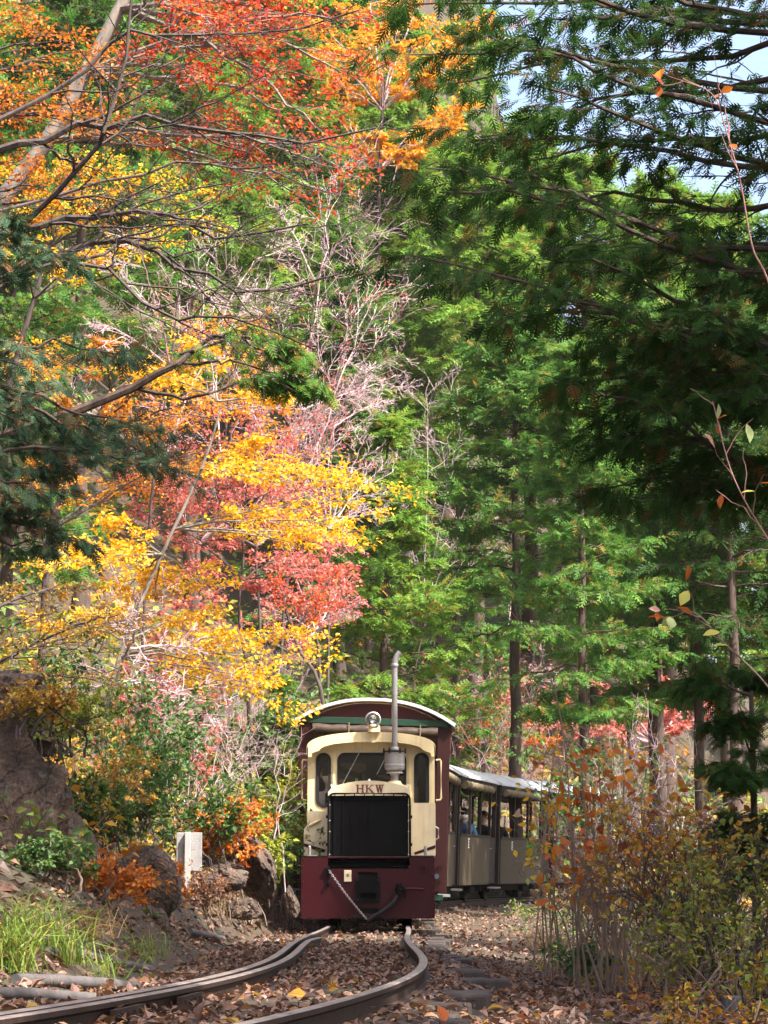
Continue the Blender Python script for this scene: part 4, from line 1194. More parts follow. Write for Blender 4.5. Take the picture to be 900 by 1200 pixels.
def broadleaf(name, label, trunk, r0, limbs, rl, lv, leaf, bark_m, leaf_m, cat_='tree', group=None, seed=1, T=LEAF, rmin=.0022, leaves_mid=0, tip_r=.35, trunk_lv=None, simple=False):
    """trunk: world points from the ground up. limbs: lists of world points. lv: spawn settings per level. leaf: (per twig, size, kwargs)"""
    global R_
    R_ = np.random.default_rng(seed)
    root = empty(name, trunk[0], 0, label, cat_, group)
    off = np.array(trunk[0])
    tp = cat(np.array(trunk) - off, 18)
    tm = MB().tubes(tp[None], (r0 * (1 - (1 - tip_r) * np.linspace(0, 1, 18)))[None], 9)
    bm, cm = MB(), MB()
    KL = 12
    Ps = [cat(np.array(l) - off, KL) for l in limbs]
    if Ps:
        P = np.stack(Ps)
        # roots of the limbs follow the trunk
        P[:, 1:-1] += R_.normal(0, .05 if cat_ == 'shrub' else .02, (len(P), KL - 2, 3)) * (np.linalg.norm(P[:, -1] - P[:, 0], axis=1)[:, None, None] * .35)
        R0 = np.broadcast_to(np.array(rl, float).reshape(-1, 1), (len(P), 1)) * (1 - .78 * np.linspace(0, 1, KL)[None])
        bm.tubes(P, R0, 6)
    else:
        P, R0 = tp[None], (r0 * (1 - (1 - tip_r) * np.linspace(0, 1, 18)))[None]
    last = P
    for li, kw in enumerate(lv):
        P, R0 = spawn(P, R0, rmin=rmin, **kw)
        bm.tubes(P, R0, 4 if li == 0 else 3)
        if leaves_mid and li == len(lv) - 2:
            leaves_on(cm, P, T, leaves_mid, leaf[1], .5, **leaf[2])
    if leaf and leaf[0]:
        leaves_on(cm, P, T, leaf[0], leaf[1], **leaf[2])
    tm.obj('trunk', M['bark_dark'] if bark_m is M['bark_mauve'] else bark_m, root, smooth=True)
    bm.obj('branches', bark_m, root)
    if cm.n: cm.obj('crown', leaf_m, root)
    return root


def limbs_to(src, ends, Y, sag=0.0, jy=1.0):
    """arched limbs from pixel src to pixel ends"""
    out = []
    for e in ends:
        s = at(src[0], src[1], Y); ye = Y + R_.uniform(-jy, jy) if len(e) < 3 else e[2]
        t = at(e[0], e[1], ye)
        m = (s + t) / 2 + np.array([0, 0, sag * np.linalg.norm(t - s)])
        out.append([s, s * .6 + t * .4 + np.array([0, 0, sag * .8 * np.linalg.norm(t - s)]), m * .5 + t * .5 + np.array([0, 0, sag * .3 * np.linalg.norm(t - s)]), t])
    return out


TW = [dict(m=9, t0=.2, t1=1, ang=42, L=.40, K=5, rr=.55, up=.03, flat=.4, planar=.65, wig=.10, taper=.35),
      dict(m=7, t0=.2, t1=1, ang=42, L=.45, K=3, rr=.55, up=.02, flat=.6, planar=.6, wig=.12, taper=.3)]
FLAT = dict(t0=.1, spread=.7, upn=1.1, droop=.15, jit=.025)

# A: pale leaning trunk carrying scarlet leaves
YA = 20.0
base = to_ground(at(-250, 800, YA)[0], YA, 0)
tr = [base] + [at(*p, YA) for p in ((-70, 345), (0, 238), (55, 165), (100, 85), (145, 0), (185, -90))]
R_ = np.random.default_rng(2)
lim = []
for s_, ends in (((100, 85), [(390, 22), (300, 60), (330, 130), (240, 95)]), ((140, 10), [(400, 85), (330, 20), (370, 150), (250, 30), (300, 95)]), ((55, 165), [(345, 225), (310, 180), (380, 195)]), ((160, -40), [(350, -30), (280, 0), (220, 20)])):
    lim += limbs_to(s_, ends, YA, .08, 1.2)
broadleaf('maple_tree', 'maple with pale leaning trunk and scarlet leaves at the top left', tr, .100, lim, .028, TW, (7, .050, FLAT), M['bark_pale'], M['l_red'], group='maples on the left slope', seed=3, tip_r=.5)

# B: dark limbed maple reaching across from the left edge, thin orange leaves
YB = 16.0
base = to_ground(at(-170, 850, YB)[0], YB, 0)
tr = [base] + [at(*p, YB) for p in ((-170, 700), (-150, 500), (-120, 350), (-110, 200), (-90, 40), (-80, -80))]
B_l = [[(-115, 230, YB), (0, 178, YB), (60, 158, YB), (115, 145, YB), (175, 142, YB), (250, 152, YB), (320, 162, YB), (440, 150, YB)],
       [(-125, 380, YB), (-20, 290, YB), (50, 262, YB), (100, 255, YB), (170, 247, YB), (215, 260, YB), (270, 277, YB), (360, 262, YB)],
       [(-130, 420, YB), (0, 327, YB), (75, 295, YB), (140, 277, YB), (190, 300, YB), (240, 327, YB), (300, 340, YB), (400, 320, YB)],
       [(-110, 200, YB), (-20, 150, YB + .4), (90, 92, YB + .6), (135, 42, YB + .6), (200, 40, YB + .6), (300, 37, YB + .8), (420, 12, YB + .8)],
       [(-120, 330, YB), (30, 255, YB - .5), (105, 185, YB - .7), (130, 130, YB - .8), (150, 30, YB - .8), (160, -40, YB - .8)],
       [(-130, 430, YB), (20, 330, YB - .4), (100, 310, YB - .6), (190, 370, YB - .7), (260, 375, YB - .8), (370, 410, YB - .8)],
       [(-120, 360, YB), (10, 250, YB + .5), (140, 210, YB + .8), (230, 190, YB + .9), (300, 195, YB + 1), (400, 230, YB + 1)]]
B_l = [pxs(l) for l in B_l]
TB = [dict(m=11, t0=.25, t1=1, ang=35, L=.36, K=8, rr=.55, up=.02, flat=.6, planar=.55, wig=.14, taper=.4),
      dict(m=7, t0=.15, t1=1, ang=42, L=.42, K=6, rr=.55, up=.02, flat=.7, planar=.4, wig=.15, taper=.3),
      dict(m=3, t0=.2, t1=1, ang=40, L=.5, K=4, rr=.6, up=.0, flat=.8, planar=.3, wig=.12, taper=.3)]
broadleaf('maple_tree', 'maple with long dark nearly bare limbs reaching in from the left edge', tr, .13, B_l, [.034, .032, .032, .024, .026, .022, .018], TB, (0, .05, FLAT), M['bark_dark'], M['l_orange'], group='maples on the left slope', seed=4, rmin=.0026, tip_r=.4)
# B2: orange leaves in front of it at the top left
YB2 = 17.5
base = to_ground(at(-260, 850, YB2)[0], YB2, 0)
tr = [base] + [at(*p, YB2) for p in ((-240, 600), (-200, 350), (-170, 150), (-150, 0))]
R_ = np.random.default_rng(8)
lim = limbs_to((-170, 150), [(60, 40), (120, 130), (40, 110), (100, 60), (20, 20), (130, 150), (70, 140)], YB2, .06, .6) + limbs_to((-200, 300), [(60, 215), (120, 235), (20, 190)], YB2, .06, .6)
broadleaf('maple_tree', 'maple with flat sprays of orange leaves at the upper left edge', tr, .11, lim, .02, TW, (7, .040, FLAT), M['bark_dark'], M['l_orange'], group='maples on the left slope', seed=5)

# E: yellow beech
YE = 25.0
base = to_ground(at(95, 900, YE)[0], YE, 0)
tr = [base] + [at(*p, YE) for p in ((140, 770), (185, 660), (225, 575), (245, 525), (258, 480))]
R_ = np.random.default_rng(9)
lim = (limbs_to((205, 620), [(430, 590), (395, 615), (350, 640), (300, 600), (405, 640)], YE, .05, 1.2) + limbs_to((235, 550), [(420, 570), (330, 545), (380, 560), (290, 560), (300, 520)], YE, .03, 1)
       + limbs_to((190, 650), [(100, 640), (120, 660), (60, 665), (150, 690), (240, 690), (180, 700), (130, 610)], YE, .04, 1.2) + limbs_to((140, 770), [(360, 775), (300, 800), (330, 745), (270, 745), (325, 830), (230, 800)], YE, .03, 1.0)
       + limbs_to((150, 750), [(110, 720), (60, 730), (230, 720)], YE, .03, 1.2) + limbs_to((255, 470), [(240, 400), (330, 470), (180, 440)], YE, .05, 1))
broadleaf('beech_tree', 'thin pale beech with bright yellow leaf sprays left of the locomotive', tr, .030, lim, .014, TW, (6, .060, FLAT), M['bark_pale'], M['l_yellow'], group='trees on the left slope', seed=10)

# F: red maple behind the beech
YF = 31.0
R_ = np.random.default_rng(12)
base = to_ground(at(300, 860, YF)[0], YF, 0)
tr = [base] + [at(*p, YF) for p in ((290, 800), (280, 720), (285, 640), (270, 560))]
lim = limbs_to((285, 680), [(390, 690), (340, 660), (360, 720), (200, 680), (170, 600), (395, 670), (300, 690), (230, 720)], YF, .08, 1.5) + limbs_to((280, 620), [(190, 540), (250, 520), (330, 570), (380, 640), (220, 590), (300, 530), (150, 560), (260, 480), (340, 520), (240, 660), (320, 610)], YF, .06, 1.5)
broadleaf('maple_tree', 'coral red maple behind the yellow beech sprays', tr, .030, lim, .013, TW, (7, .060, FLAT), M['bark_dark'], M['l_pinkred'], group='maples on the left slope', seed=13)
# F2: vivid orange red tuft
R_ = np.random.default_rng(14)
base = to_ground(at(395, 880, 28.)[0], 28., 0)
tr = [base, at(380, 830, 28.), at(350, 760, 28.), at(335, 715, 28.), at(330, 690, 28.)]
broadleaf('maple_sapling', 'slender maple sapling with vermilion leaves above the locomotive roof', tr, .03, limbs_to((345, 745), [(395, 668), (325, 680), (365, 695), (385, 705)], 28., .05, .5), .009, TW, (3, .052, FLAT), M['bark_dark'], M['l_red'], group='maples on the left slope', seed=15)

# G: bare mauve trees
TG = [dict(m=8, t0=.15, t1=1, ang=38, L=.42, K=5, rr=.5, up=.06, flat=.9, planar=.2, wig=.12, taper=.35),
      dict(m=6, t0=.15, t1=1, ang=40, L=.45, K=4, rr=.55, up=.04, flat=.9, planar=.2, wig=.13, taper=.3),
      dict(m=4, t0=.15, t1=1, ang=38, L=.5, K=3, rr=.6, up=.02, flat=.9, planar=.2, wig=.12, taper=.3)]
for gi_, (px0, pts, ends, Y, lab, sd_) in enumerate([
        (330, ((330, 760), (345, 600), (355, 480), (370, 330)), [(300, 420), (440, 400), (450, 320), (420, 250), (330, 250), (280, 330), (390, 200), (460, 450), (260, 480)], 34., 'leafless mauve tree in the middle of the left slope', 41),
        (375, ((375, 800), (370, 740), (365, 680), (360, 620)), [(330, 640), (410, 640), (415, 720), (320, 720), (400, 690), (370, 600), (350, 760), (310, 780)], 36., 'leafless mauve thicket tree just above the brown car roof', 42),
        (230, ((240, 760), (230, 640), (260, 540), (270, 440)), [(200, 480), (300, 440), (350, 500), (320, 580), (190, 560), (380, 540), (240, 380)], 33., 'leafless mauve tree behind the yellow beech trunk', 43),
        (480, ((485, 800), (500, 720), (520, 600), (525, 520)), [(470, 590), (560, 560), (540, 500), (480, 520), (580, 620), (500, 460)], 56., 'leafless grey tree right of the young cypress', 44),
        (590, ((600, 860), (600, 800), (595, 740)), [(550, 800), (640, 790), (560, 760), (640, 750), (600, 700), (680, 800), (530, 830)], 58., 'leafless pinkish tree behind the passenger cars', 45),
        (160, ((170, 700), (180, 560), (200, 430), (210, 330)), [(120, 380), (260, 360), (300, 300), (160, 280), (100, 470), (280, 420), (330, 360)], 29., 'leafless mauve tree behind the long dark limbs', 46),
        (380, ((385, 760), (385, 620), (390, 500), (400, 420)), [(350, 560), (430, 510), (435, 560), (360, 470), (430, 440), (390, 400), (450, 470), (340, 520), (420, 600)], 37., 'leafless mauve tree right of the yellow beech sprays', 47),
        (300, ((305, 760), (300, 640), (310, 520), (330, 400)), [(270, 560), (360, 540), (250, 620), (340, 620), (380, 580), (290, 470), (370, 460), (400, 360), (260, 400)], 35., 'leafless mauve tree amid the coral maple', 48),
        (130, ((120, 860), (135, 800), (150, 760)), [(200, 800), (100, 780), (230, 760), (170, 730), (250, 830), (80, 820), (210, 860)], 22., 'low leafless mauve brush tree under the beech', 49)]):
    R_ = np.random.default_rng(sd_)
    base = to_ground(at(px0, 850, Y)[0], Y, 0)
    tr = [base] + [at(*p, Y) for p in pts]
    lim = []
    for e in ends:
        j = min(len(pts) - 1, 1 + int(R_.integers(0, len(pts) - 1)))
        lim += limbs_to(pts[j] if pts[j][1] > e[1] - 40 else pts[1], [e], Y, .04, 1.5)
    broadleaf('bare_tree', lab, tr, .026, lim, .016, TG, (2 if sd_ in (42, 43, 48) else 0, .05, FLAT), M['bark_mauve'], M['l_pinkred'], group='leafless trees on the slope', seed=sd_, rmin=.0050)

# H, I, J, orange / yellow-green / golden trees
for (nm, lab, px0, pts, Y, src, ends, ml, nl, sz, sd_) in [
        ('maple_tree', 'orange and amber maple behind the thick brown limb at the left', 40, ((50, 760), (60, 620), (100, 520), (140, 440)), 29., ((60, 620), (100, 520), (130, 460)),
         [(60, 420), (120, 400), (200, 430), (260, 470), (310, 510), (330, 420), (280, 380), (200, 500), (140, 470), (80, 470), (250, 540), (160, 560), (60, 540), (330, 470)], 'l_amber', 8, .058, 51),
        ('beech_tree', 'yellow leaved tree glimpsed behind the pale leaning trunk', -30, ((-20, 700), (0, 500), (40, 350), (70, 260)), 31., ((0, 500), (40, 350), (60, 290)),
         [(20, 200), (80, 190), (140, 200), (200, 220), (230, 260), (160, 270), (60, 240), (20, 290), (110, 300), (60, 400), (20, 430)], 'l_yellow', 7, .058, 52),
        ('golden_tree', 'tall golden tree top beside the scarlet leaves at top centre', 430, ((435, 700), (440, 400), (445, 200), (450, 90)), 66., ((440, 330), (445, 200), (448, 130)),
         [(380, 60), (400, 130), (440, 160), (500, 140), (540, 120), (520, 60), (470, 20), (420, 10), (390, 100), (460, 100), (500, 90), (450, 50), (530, 150), (420, 170), (370, 20), (560, 30), (500, -20), (430, -40), (480, 180)], 'l_gold', 12, .125, 53),
        ('maple_tree', 'yellow and orange maple low behind the passenger cars', 560, ((565, 900), (570, 860), (575, 840)), 60., ((570, 870), (575, 850)),
         [(530, 850), (560, 880), (600, 870), (620, 840), (550, 820), (590, 810), (640, 870), (520, 880), (650, 830)], 'l_orange', 7, .11, 54),
        ('maple_tree', 'crimson pink maple glowing between the cypress trunks', 760, ((765, 900), (765, 860), (770, 830)), 60., ((765, 870), (770, 840)),
         [(700, 840), (740, 850), (780, 830), (720, 810), (800, 850), (760, 800), (690, 860), (820, 820), (660, 850)], 'l_pinkred', 8, .11, 55),
        ('maple_tree', 'amber maple leaning over the rock face at the far left', -60, ((-50, 900), (-40, 800), (-20, 720), (0, 660)), 18., ((-40, 800), (-20, 720), (-5, 680)),
         [(40, 720), (90, 760), (30, 800), (80, 690), (120, 800), (60, 840), (10, 690), (140, 720), (100, 850)], 'l_ochre', 4, .034, 56),
        ]:
    R_ = np.random.default_rng(sd_)
    base = to_ground(at(px0, 860, Y)[0], Y, 0)
    tr = [base] + [at(*p, Y) for p in pts]
    lim = []
    for e in ends:
        c = sorted(src, key=lambda q: abs(q[1] - e[1] - 60))[0]
        lim += limbs_to(c, [e], Y, .06, 1.6)
    broadleaf(nm, lab, tr, .07 if Y < 40 else .11, lim, .018 if Y < 40 else .03, TW, (nl, sz, FLAT), M['bark_dark'] if Y < 40 else M['bark_mauve'], M[ml], group='autumn trees on the slopes', seed=sd_, rmin=.003 if Y < 40 else .005)

# ------------------------------------------------------------------ near cypresses framing the view
def near_cypress(label, trunk, r0, limbs, rl, lv, fr, mat, seed, T=FR_NEAR, group='near cypresses framing the view', n0=0):
    global R_
    R_ = np.random.default_rng(seed)
    root = empty('cypress_tree', trunk[0], 0, label, 'tree', group)
    off = np.array(trunk[0])
    tp = cat(np.array(trunk) - off, 18)
    tm = MB().tubes(tp[None], (r0 * (1 - .55 * np.linspace(0, 1, 18)))[None], 12)
    bm, cm = MB(), MB()
    P = np.stack([cat(np.array(l) - off, 12) for l in limbs]); n = len(P)
    P[:, 2:] += np.cumsum(R_.normal(0, .028, (n, 10, 3)), 1)
    R0 = np.array(rl, float).reshape(-1, 1) * np.ones((n, 1)) * (1 - .8 * np.linspace(0, 1, 12)[None])
    bm.tubes(P, R0, 7)
    for kw in lv:
        P, R0 = spawn(P, R0, **kw)
        bm.tubes(P, R0, 3)
    leaves_on(cm, P, T, fr[0], fr[1], .0, .38, 1.0, .32, .012)
    tm.obj('trunk', M['bark_cypress'], root, smooth=True)
    bm.obj('branches', M['bark_cypress'], root)
    cm.obj('crown', mat, root)
    return root


R_ = np.random.default_rng(61)
YR = 14.0
tx = at(1010, 300, YR)[0]
base = to_ground(tx, YR, 0)
tr = [base] + [np.array([tx + .03 * k, YR, z]) for k, z in enumerate((2.0, 4.0, 6.0, 8.0))]
ends = [(470, -20), (480, 20), (500, 70), (505, 110), (560, 60), (640, 20), (520, 165), (495, 195), (540, 230), (505, 285), (560, 150), (600, 250), (600, 345), (585, 375), (640, 330), (660, 180), (620, 90),
        (650, 430), (670, 470), (690, 400), (690, 530), (720, 500), (700, 560), (745, 590), (760, 440), (860, 480), (780, 380), (720, 300), (830, 300), (840, 430), (880, 390),
        (720, 20), (560, -40), (690, -40), (885, 100)]
lim = []
for e in ends:
    yy = YR + R_.uniform(-1.5, 1.8)
    t = at(e[0], e[1], yy)
    L = tx - t[0]
    s = np.array([tx, YR, t[2] - .10 * L + R_.uniform(-.35, .15)])
    lim.append([s, s * .65 + t * .35 + np.array([0, 0, -.02 * L]), s * .3 + t * .7 + np.array([0, 0, .03 * L]), t])
LVN = [dict(m=9, t0=.18, t1=1, ang=45, L=.30, K=7, rr=.5, up=-.10, flat=.6, planar=.75, wig=.07, taper=.5),
       dict(m=6, t0=.15, t1=1, ang=45, L=.42, K=5, rr=.6, up=-.10, flat=.7, planar=.6, wig=.07, taper=.4)]
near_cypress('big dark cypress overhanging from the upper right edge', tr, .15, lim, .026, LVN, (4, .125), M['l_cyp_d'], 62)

R_ = np.random.default_rng(63)
YL = 13.0
tx = at(-110, 500, YL)[0]
base = to_ground(tx, YL, 0)
tr = [base] + [np.array([tx - .03 * k, YL, z]) for k, z in enumerate((2.0, 3.5, 5.0))]
ends = [(215, 530), (130, 462), (150, 545), (85, 585), (110, 625), (50, 480), (30, 560), (60, 640), (15, 610), (95, 510), (40, 310), (15, 280), (20, 345), (20, 450), (60, 545), (175, 500)]
lim = []
for e in ends:
    t = at(e[0], e[1], YL + R_.uniform(-.8, .8)); L = t[0] - tx
    s = np.array([tx, YL, t[2] + .12 * L + R_.uniform(-.1, .2)])
    lim.append([s, s * .6 + t * .4 + np.array([0, 0, .05 * L]), s * .3 + t * .7 + np.array([0, 0, .04 * L]), t])
near_cypress('teal green cypress boughs hanging in at the left edge above the rock', tr, .12, lim, .018, LVN, (4, .088), M['l_cyp_t'], 64)

R_ = np.random.default_rng(65)
YC = 18.0
base = to_ground(at(-140, 800, YC)[0], YC, 0)
tr = [base] + [at(*p, YC) for p in ((-140, 700), (-130, 600), (-110, 540), (0, 500))]
lim = [pxs([(-110, 550, YC), (40, 495, YC), (135, 457, YC), (195, 427, YC), (240, 390, YC), (320, 385, YC)]),
       pxs([(150, 452, YC), (200, 465, YC), (260, 462, YC), (330, 440, YC)]),
       pxs([(195, 427, YC), (250, 420, YC), (300, 425, YC), (370, 440, YC)]),
       pxs([(210, 415, YC), (270, 400, YC), (310, 400, YC), (360, 405, YC)])]
near_cypress('cypress whose bare brown limb ends in a hanging green tuft', tr, .09, lim, [.055, .02, .016, .014],
             [dict(m=7, t0=.72, t1=1, ang=45, L=.16, K=7, rr=.5, up=-.15, flat=.6, planar=.6, wig=.07, taper=.3), dict(m=5, t0=.2, t1=1, ang=45, L=.5, K=5, rr=.6, up=-.2, flat=.7, planar=.6, wig=.07, taper=.4)], (4, .13), M['l_cyp'], 66)
# young dark conifer by the right edge
R_ = np.random.default_rng(67)
YQ = 13.5
b0 = to_ground(at(885, 1000, YQ)[0], YQ, 0)
tr = [b0] + [b0 + np.array([0, 0, z]) for z in (.6, 1.2, 1.75)]
lim = []
for e in [(820, 840), (835, 900), (830, 960), (850, 800), (870, 1010), (840, 1040), (930, 830), (940, 900), (940, 960), (890, 790), (860, 880), (880, 930), (845, 1000), (925, 1010)]:
    t = at(e[0], e[1], YQ + R_.uniform(-.3, .3)); s = np.array([b0[0], YQ, t[2] - .08])
    lim.append([s, s * .6 + t * .4 + np.array([0, 0, .04]), s * .3 + t * .7 + np.array([0, 0, .04]), t])
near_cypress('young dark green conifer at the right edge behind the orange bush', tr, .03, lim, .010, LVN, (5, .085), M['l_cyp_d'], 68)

# ------------------------------------------------------------------ rocks, sign, logs
def hit(px, py, lift=0.0, y0=5.0, y1=70.0):
    """ground point seen at a photograph pixel"""
    Y = np.arange(y0, y1, .1)
    P = np.array([at(px, py, v) for v in Y])
    g = height(P[:, 0], P[:, 1]) + lift
    k = np.argmax(P[:, 2] <= g)
    if not (P[:, 2] <= g).any(): k = len(Y) - 1
    return np.array([P[k, 0], P[k, 1], g[k]])


def rock(label, c, size, seed, rot=0.0, sub=5, rough=.10, tilt=0.0, sharp=13):
    rg = np.random.default_rng(seed)
    import bmesh
    bm = bmesh.new(); bmesh.ops.create_icosphere(bm, subdivisions=sub, radius=1)
    me = bpy.data.meshes.new('rock'); bm.to_mesh(me); bm.free()
    n = len(me.vertices); U = np.empty(n * 3); me.vertices.foreach_get('co', U); U = U.reshape(-1, 3)
    pn = nrm(rg.normal(size=(sharp, 3))); pd = rg.uniform(.60, .98, sharp)
    dots = U @ pn.T
    r = np.where(dots > .05, pd / np.maximum(dots, .05), 9).min(1); r = np.minimum(r, 1.15)
    V = U * r[:, None]
    for f, a_ in ((1.9, .8), (4.3, .75), (9.5, .42), (21, .22)):
        ph = rg.uniform(0, 6.28, 6); d3 = nrm(rg.normal(size=(3, 3)))
        w = np.sin(V @ d3[0] * f + ph[0] + 1.4 * np.sin(V @ d3[1] * f * 1.3 + ph[1])) * np.cos(V @ d3[2] * f * .9 + ph[2])
        V = V + U * (rough * a_ * (np.abs(w) * 2 - .8))[:, None]
    sd3 = rg.normal(0, .62, (46, 3)); off = rg.uniform(-.13, .13, 46)
    q3 = V * np.array([1, 1, .55]) + .05 * np.sin(V[:, [1, 2, 0]] * 11)
    dd = ((q3[:, None] - sd3[None]) ** 2).sum(-1); ii = np.argsort(dd, 1)[:, :2]
    e = np.sqrt(np.take_along_axis(dd, ii, 1)); gap = np.clip((e[:, 1] - e[:, 0]) / .07, 0, 1)
    V = V + U * (off[ii[:, 0]] * gap - .05 * (1 - gap))[:, None]
    V = V + U * rg.normal(0, .004, len(U))[:, None]
    V *= np.array(size)
    Mx = Matrix.Rotation(rot, 3, 'Z') @ Matrix.Rotation(tilt, 3, 'Y')
    V = V @ np.array(Mx).T
    me.vertices.foreach_set('co', V.ravel()); me.update()
    o = put('rock', me, M['rock'], None, loc=[float(v) for v in c])
    return tag(o, label, 'rock', 'rocks at the foot of the left slope')


YK = 12.6


def on_slope(px, py, up):
    p = hit(px, py); p[2] += up; return p


rock('tall brown rock face at the left edge under hanging leaves', at(8, 975, YK), (.36, .42, .70), 1, .3, 5, .05, .10)
rock('darker narrow slab leaning on the right side of the tall rock face', at(74, 1000, YK + .25), (.15, .30, .50), 2, -.2, 5, .08, -.12)
rock('dark overhanging ledge on top of the tall rock face', at(-25, 838, YK + .55), (.46, .55, .30), 3, .5, 5, .09)
rock('black shadowed rock at the extreme left beside the rock face', at(-35, 1000, YK - .3), (.22, .3, .5), 4, .1, 5, .10)
rock('rounded grey boulder left of the white post', at(168, 1046, 14.8), (.20, .26, .26), 5, .4, 5, .05)
rock('small grey stone at the foot of the rounded boulder', at(172, 1090, 14.4), (.11, .12, .13), 6, .9, 5, .06)
rock('dark rock between the rock face and the rounded boulder', at(124, 1066, 14.6), (.10, .2, .24), 7, .2, 5, .06)
rock('long tilted slab of pale rock right of the white post', at(292, 1010, 21.0), (.17, .30, .44), 8, .2, 5, .05, -.5)
rock('flat pale stone just right of the white post', at(258, 1026, 20.4), (.22, .24, .16), 9, .1, 5, .05, .25)
rock('small grey stone at the end of the slope beside the locomotive', at(288, 1066, 20.2), (.14, .14, .10), 10, .7, 4, .06, -.2)
rock('little pale rock next to the locomotive bumper', at(342, 1058, 22.6), (.07, .10, .13), 12, .2, 4, .06, -.2)

_x = at(219, 1060, 18.4)[0]; pg = np.array([_x, 18.4, gz(_x, 18.4)])
Ys = pg[1]; sc_ = Ys / 2700
sg = empty('trackside_sign', (pg[0], Ys, pg[2]), .06, 'small white wooden trackside sign seen from behind on its post', 'sign')
ph_ = at(219, 975, 18.4)[2] - pg[2]
MB().box((0, 0, ph_ / 2 - .04), (.048, .045, ph_ + .08)).obj('post', M['post_white'], sg, bevel=.005)
MB().box((.012, .040, ph_ - 23 * sc_), (30 * sc_, .022, 45 * sc_)).obj('board', M['board_grey'], sg, bevel=.004)

for lab, p0, p1, r in (('grey weathered log lying highest on the grassy bank', (45, 1116), (176, 1138), .024), ('grey log in the middle of the three on the grassy bank', (18, 1153), (158, 1157), .026), ('grey log nearest the rail at the lower left corner', (-20, 1168), (112, 1171), .022)):
    a_, b2 = hit(*p0, .02), hit(*p1, .02)
    P = cat([a_, a_ * .6 + b2 * .4 + np.array([0, 0, .006]), b2], 14)
    P[:, 2] = np.maximum(P[:, 2], height(P[:, 0], P[:, 1]) + r * .6)
    o = MB().tubes(P[None] - a_, (r * (1 + .06 * R_.normal(size=14)))[None], 12, caps=True).obj('log', M['log'], smooth=True, loc=a_)
    tag(o, lab, 'log', 'logs on the grassy bank')
a_, b2 = hit(222, 1092, .02), hit(262, 1101, .02)
o = MB().tubes(cat([a_, (a_ + b2) / 2, b2], 9)[None] - a_, np.full((1, 9), .022), 10, caps=True).obj('log', M['log'], smooth=True, loc=a_)
tag(o, 'short grey stick lying on the leaves near the track', 'log')
for lab, p, r, h in (('short weathered stump at the lower right corner', (858, 1198), .045, .10), ('tiny cut stump at the edge of the leafy path', (670, 1146), .035, .07)):
    g = hit(*p)
    o = MB().lathe([(r * 1.25, -.03), (r * 1.05, .02), (r, h), (r * .8, h + .006), (0, h)], (0, 0, 0), 'z', 14).obj('stump', M['log'], loc=g)
    tag(o, lab, 'stump')

# ------------------------------------------------------------------ leaves lying on the ground
def curled(T, k):
    v = T[0].copy(); v[:, 2] = v[:, 2] * k + .10 * np.abs(v[:, 1]); return v, T[1]


CURL_A, CURL_B = curled(LEAFB, 2.2), curled(LEAF, 2.0)
R_ = np.random.default_rng(71)


def litter(name, label, N, xr, yr, dr, T, size, mat, keep=1.0, power=1.0):
    Y = yr[0] + (yr[1] - yr[0]) * R_.random(N) ** power
    X = R_.uniform(xr[0], xr[1], N)
    d, _ = signed(X, Y)
    k = (d > dr[0]) & (d < dr[1]) & (np.abs(np.abs(d) - .40) > .045) & (R_.random(N) < np.clip(.72 + .75 * wob(X, Y, 1.5, 4), .18, 1))
    X, Y = X[k], Y[k]; n = len(X)
    Z = height(X, Y) + .008 + R_.random(n) * .02
    P = np.stack([X, Y, Z], 1)
    D = nrm(np.stack([R_.normal(size=n), R_.normal(size=n), R_.normal(0, .28, n)], 1))
    Nn = UP + R_.normal(0, .42, (n, 3))
    mb = MB().inst(T, P, D, Nn, size * R_.uniform(.4, 1.0, n) * R_.choice([1, 1, 1.5], n))
    o = mb.obj(name, mat)
    return tag(o, label, None, None, 'stuff')


litter('fallen_leaves', 'brown fallen leaves covering the nearest track bed and path', 11000, (-2.0, 2.2), (5.5, 9), (-1.5, 2.2), CURL_A, .045, M['l_litter'], power=1.0)
litter('middle_fallen_leaves', 'brown fallen leaves between the locomotive and the nearest track bed', 30000, (-2.4, 4.2), (9, 17), (-1.5, 3.2), CURL_B, .048, M['l_litter'], power=1.15)
litter('distant_fallen_leaves', 'brown fallen leaves beside and beyond the locomotive', 25000, (-3.5, 7), (17, 46), (-2.2, 5.5), CURL_B, .065, M['l_litter'], power=1.3)
litter('slope_leaves', 'orange and brown leaves lying on the left slope', 24000, (-9, 1), (9, 34), (-7.5, -1.0), CURL_B, .08, M['l_litter'], power=1.2)
# the largest ones, in front, piece by piece
lm_ = {}
for ki, nm in enumerate(('l_litter', 'l_brown', 'l_ochre', 'l_rust')):
    for q in range(3):
        mb = MB().add(CURL_A[0] if q < 2 else MAPLE[0] * np.array([1, 1, 2.5]), CURL_A[1] if q < 2 else MAPLE[1], 0, np.full(len(CURL_A[0] if q < 2 else MAPLE[0]), (.15, .5, .85)[q]))
        me = mb.mesh('fallen_leaf'); me.materials.append(M[nm]); lm_[ki * 3 + q] = me
n_ = 0
while n_ < 240:
    Y = R_.uniform(6.2, 11.5); X = R_.uniform(-1.6, 1.5); d, _ = signed(np.array([X]), np.array([Y])); d = float(d[0])
    if d < -1.0 or abs(abs(d) - .40) < .06 or abs(X) > Y * .175: continue
    ki = int(R_.choice([0, 0, 0, 1, 1, 2, 3])) * 3 + int(R_.integers(0, 3))
    o = bpy.data.objects.new('fallen_leaf', lm_[ki]); COL.objects.link(o); o.parent = ground
    o.location = (X, Y, gz(X, Y) + .016 + R_.random() * .02); s = R_.uniform(.038, .068); o.scale = (s, s, s)
    o.rotation_euler = (R_.normal(0, .5), R_.normal(0, .5), R_.uniform(0, 6.28)); n_ += 1

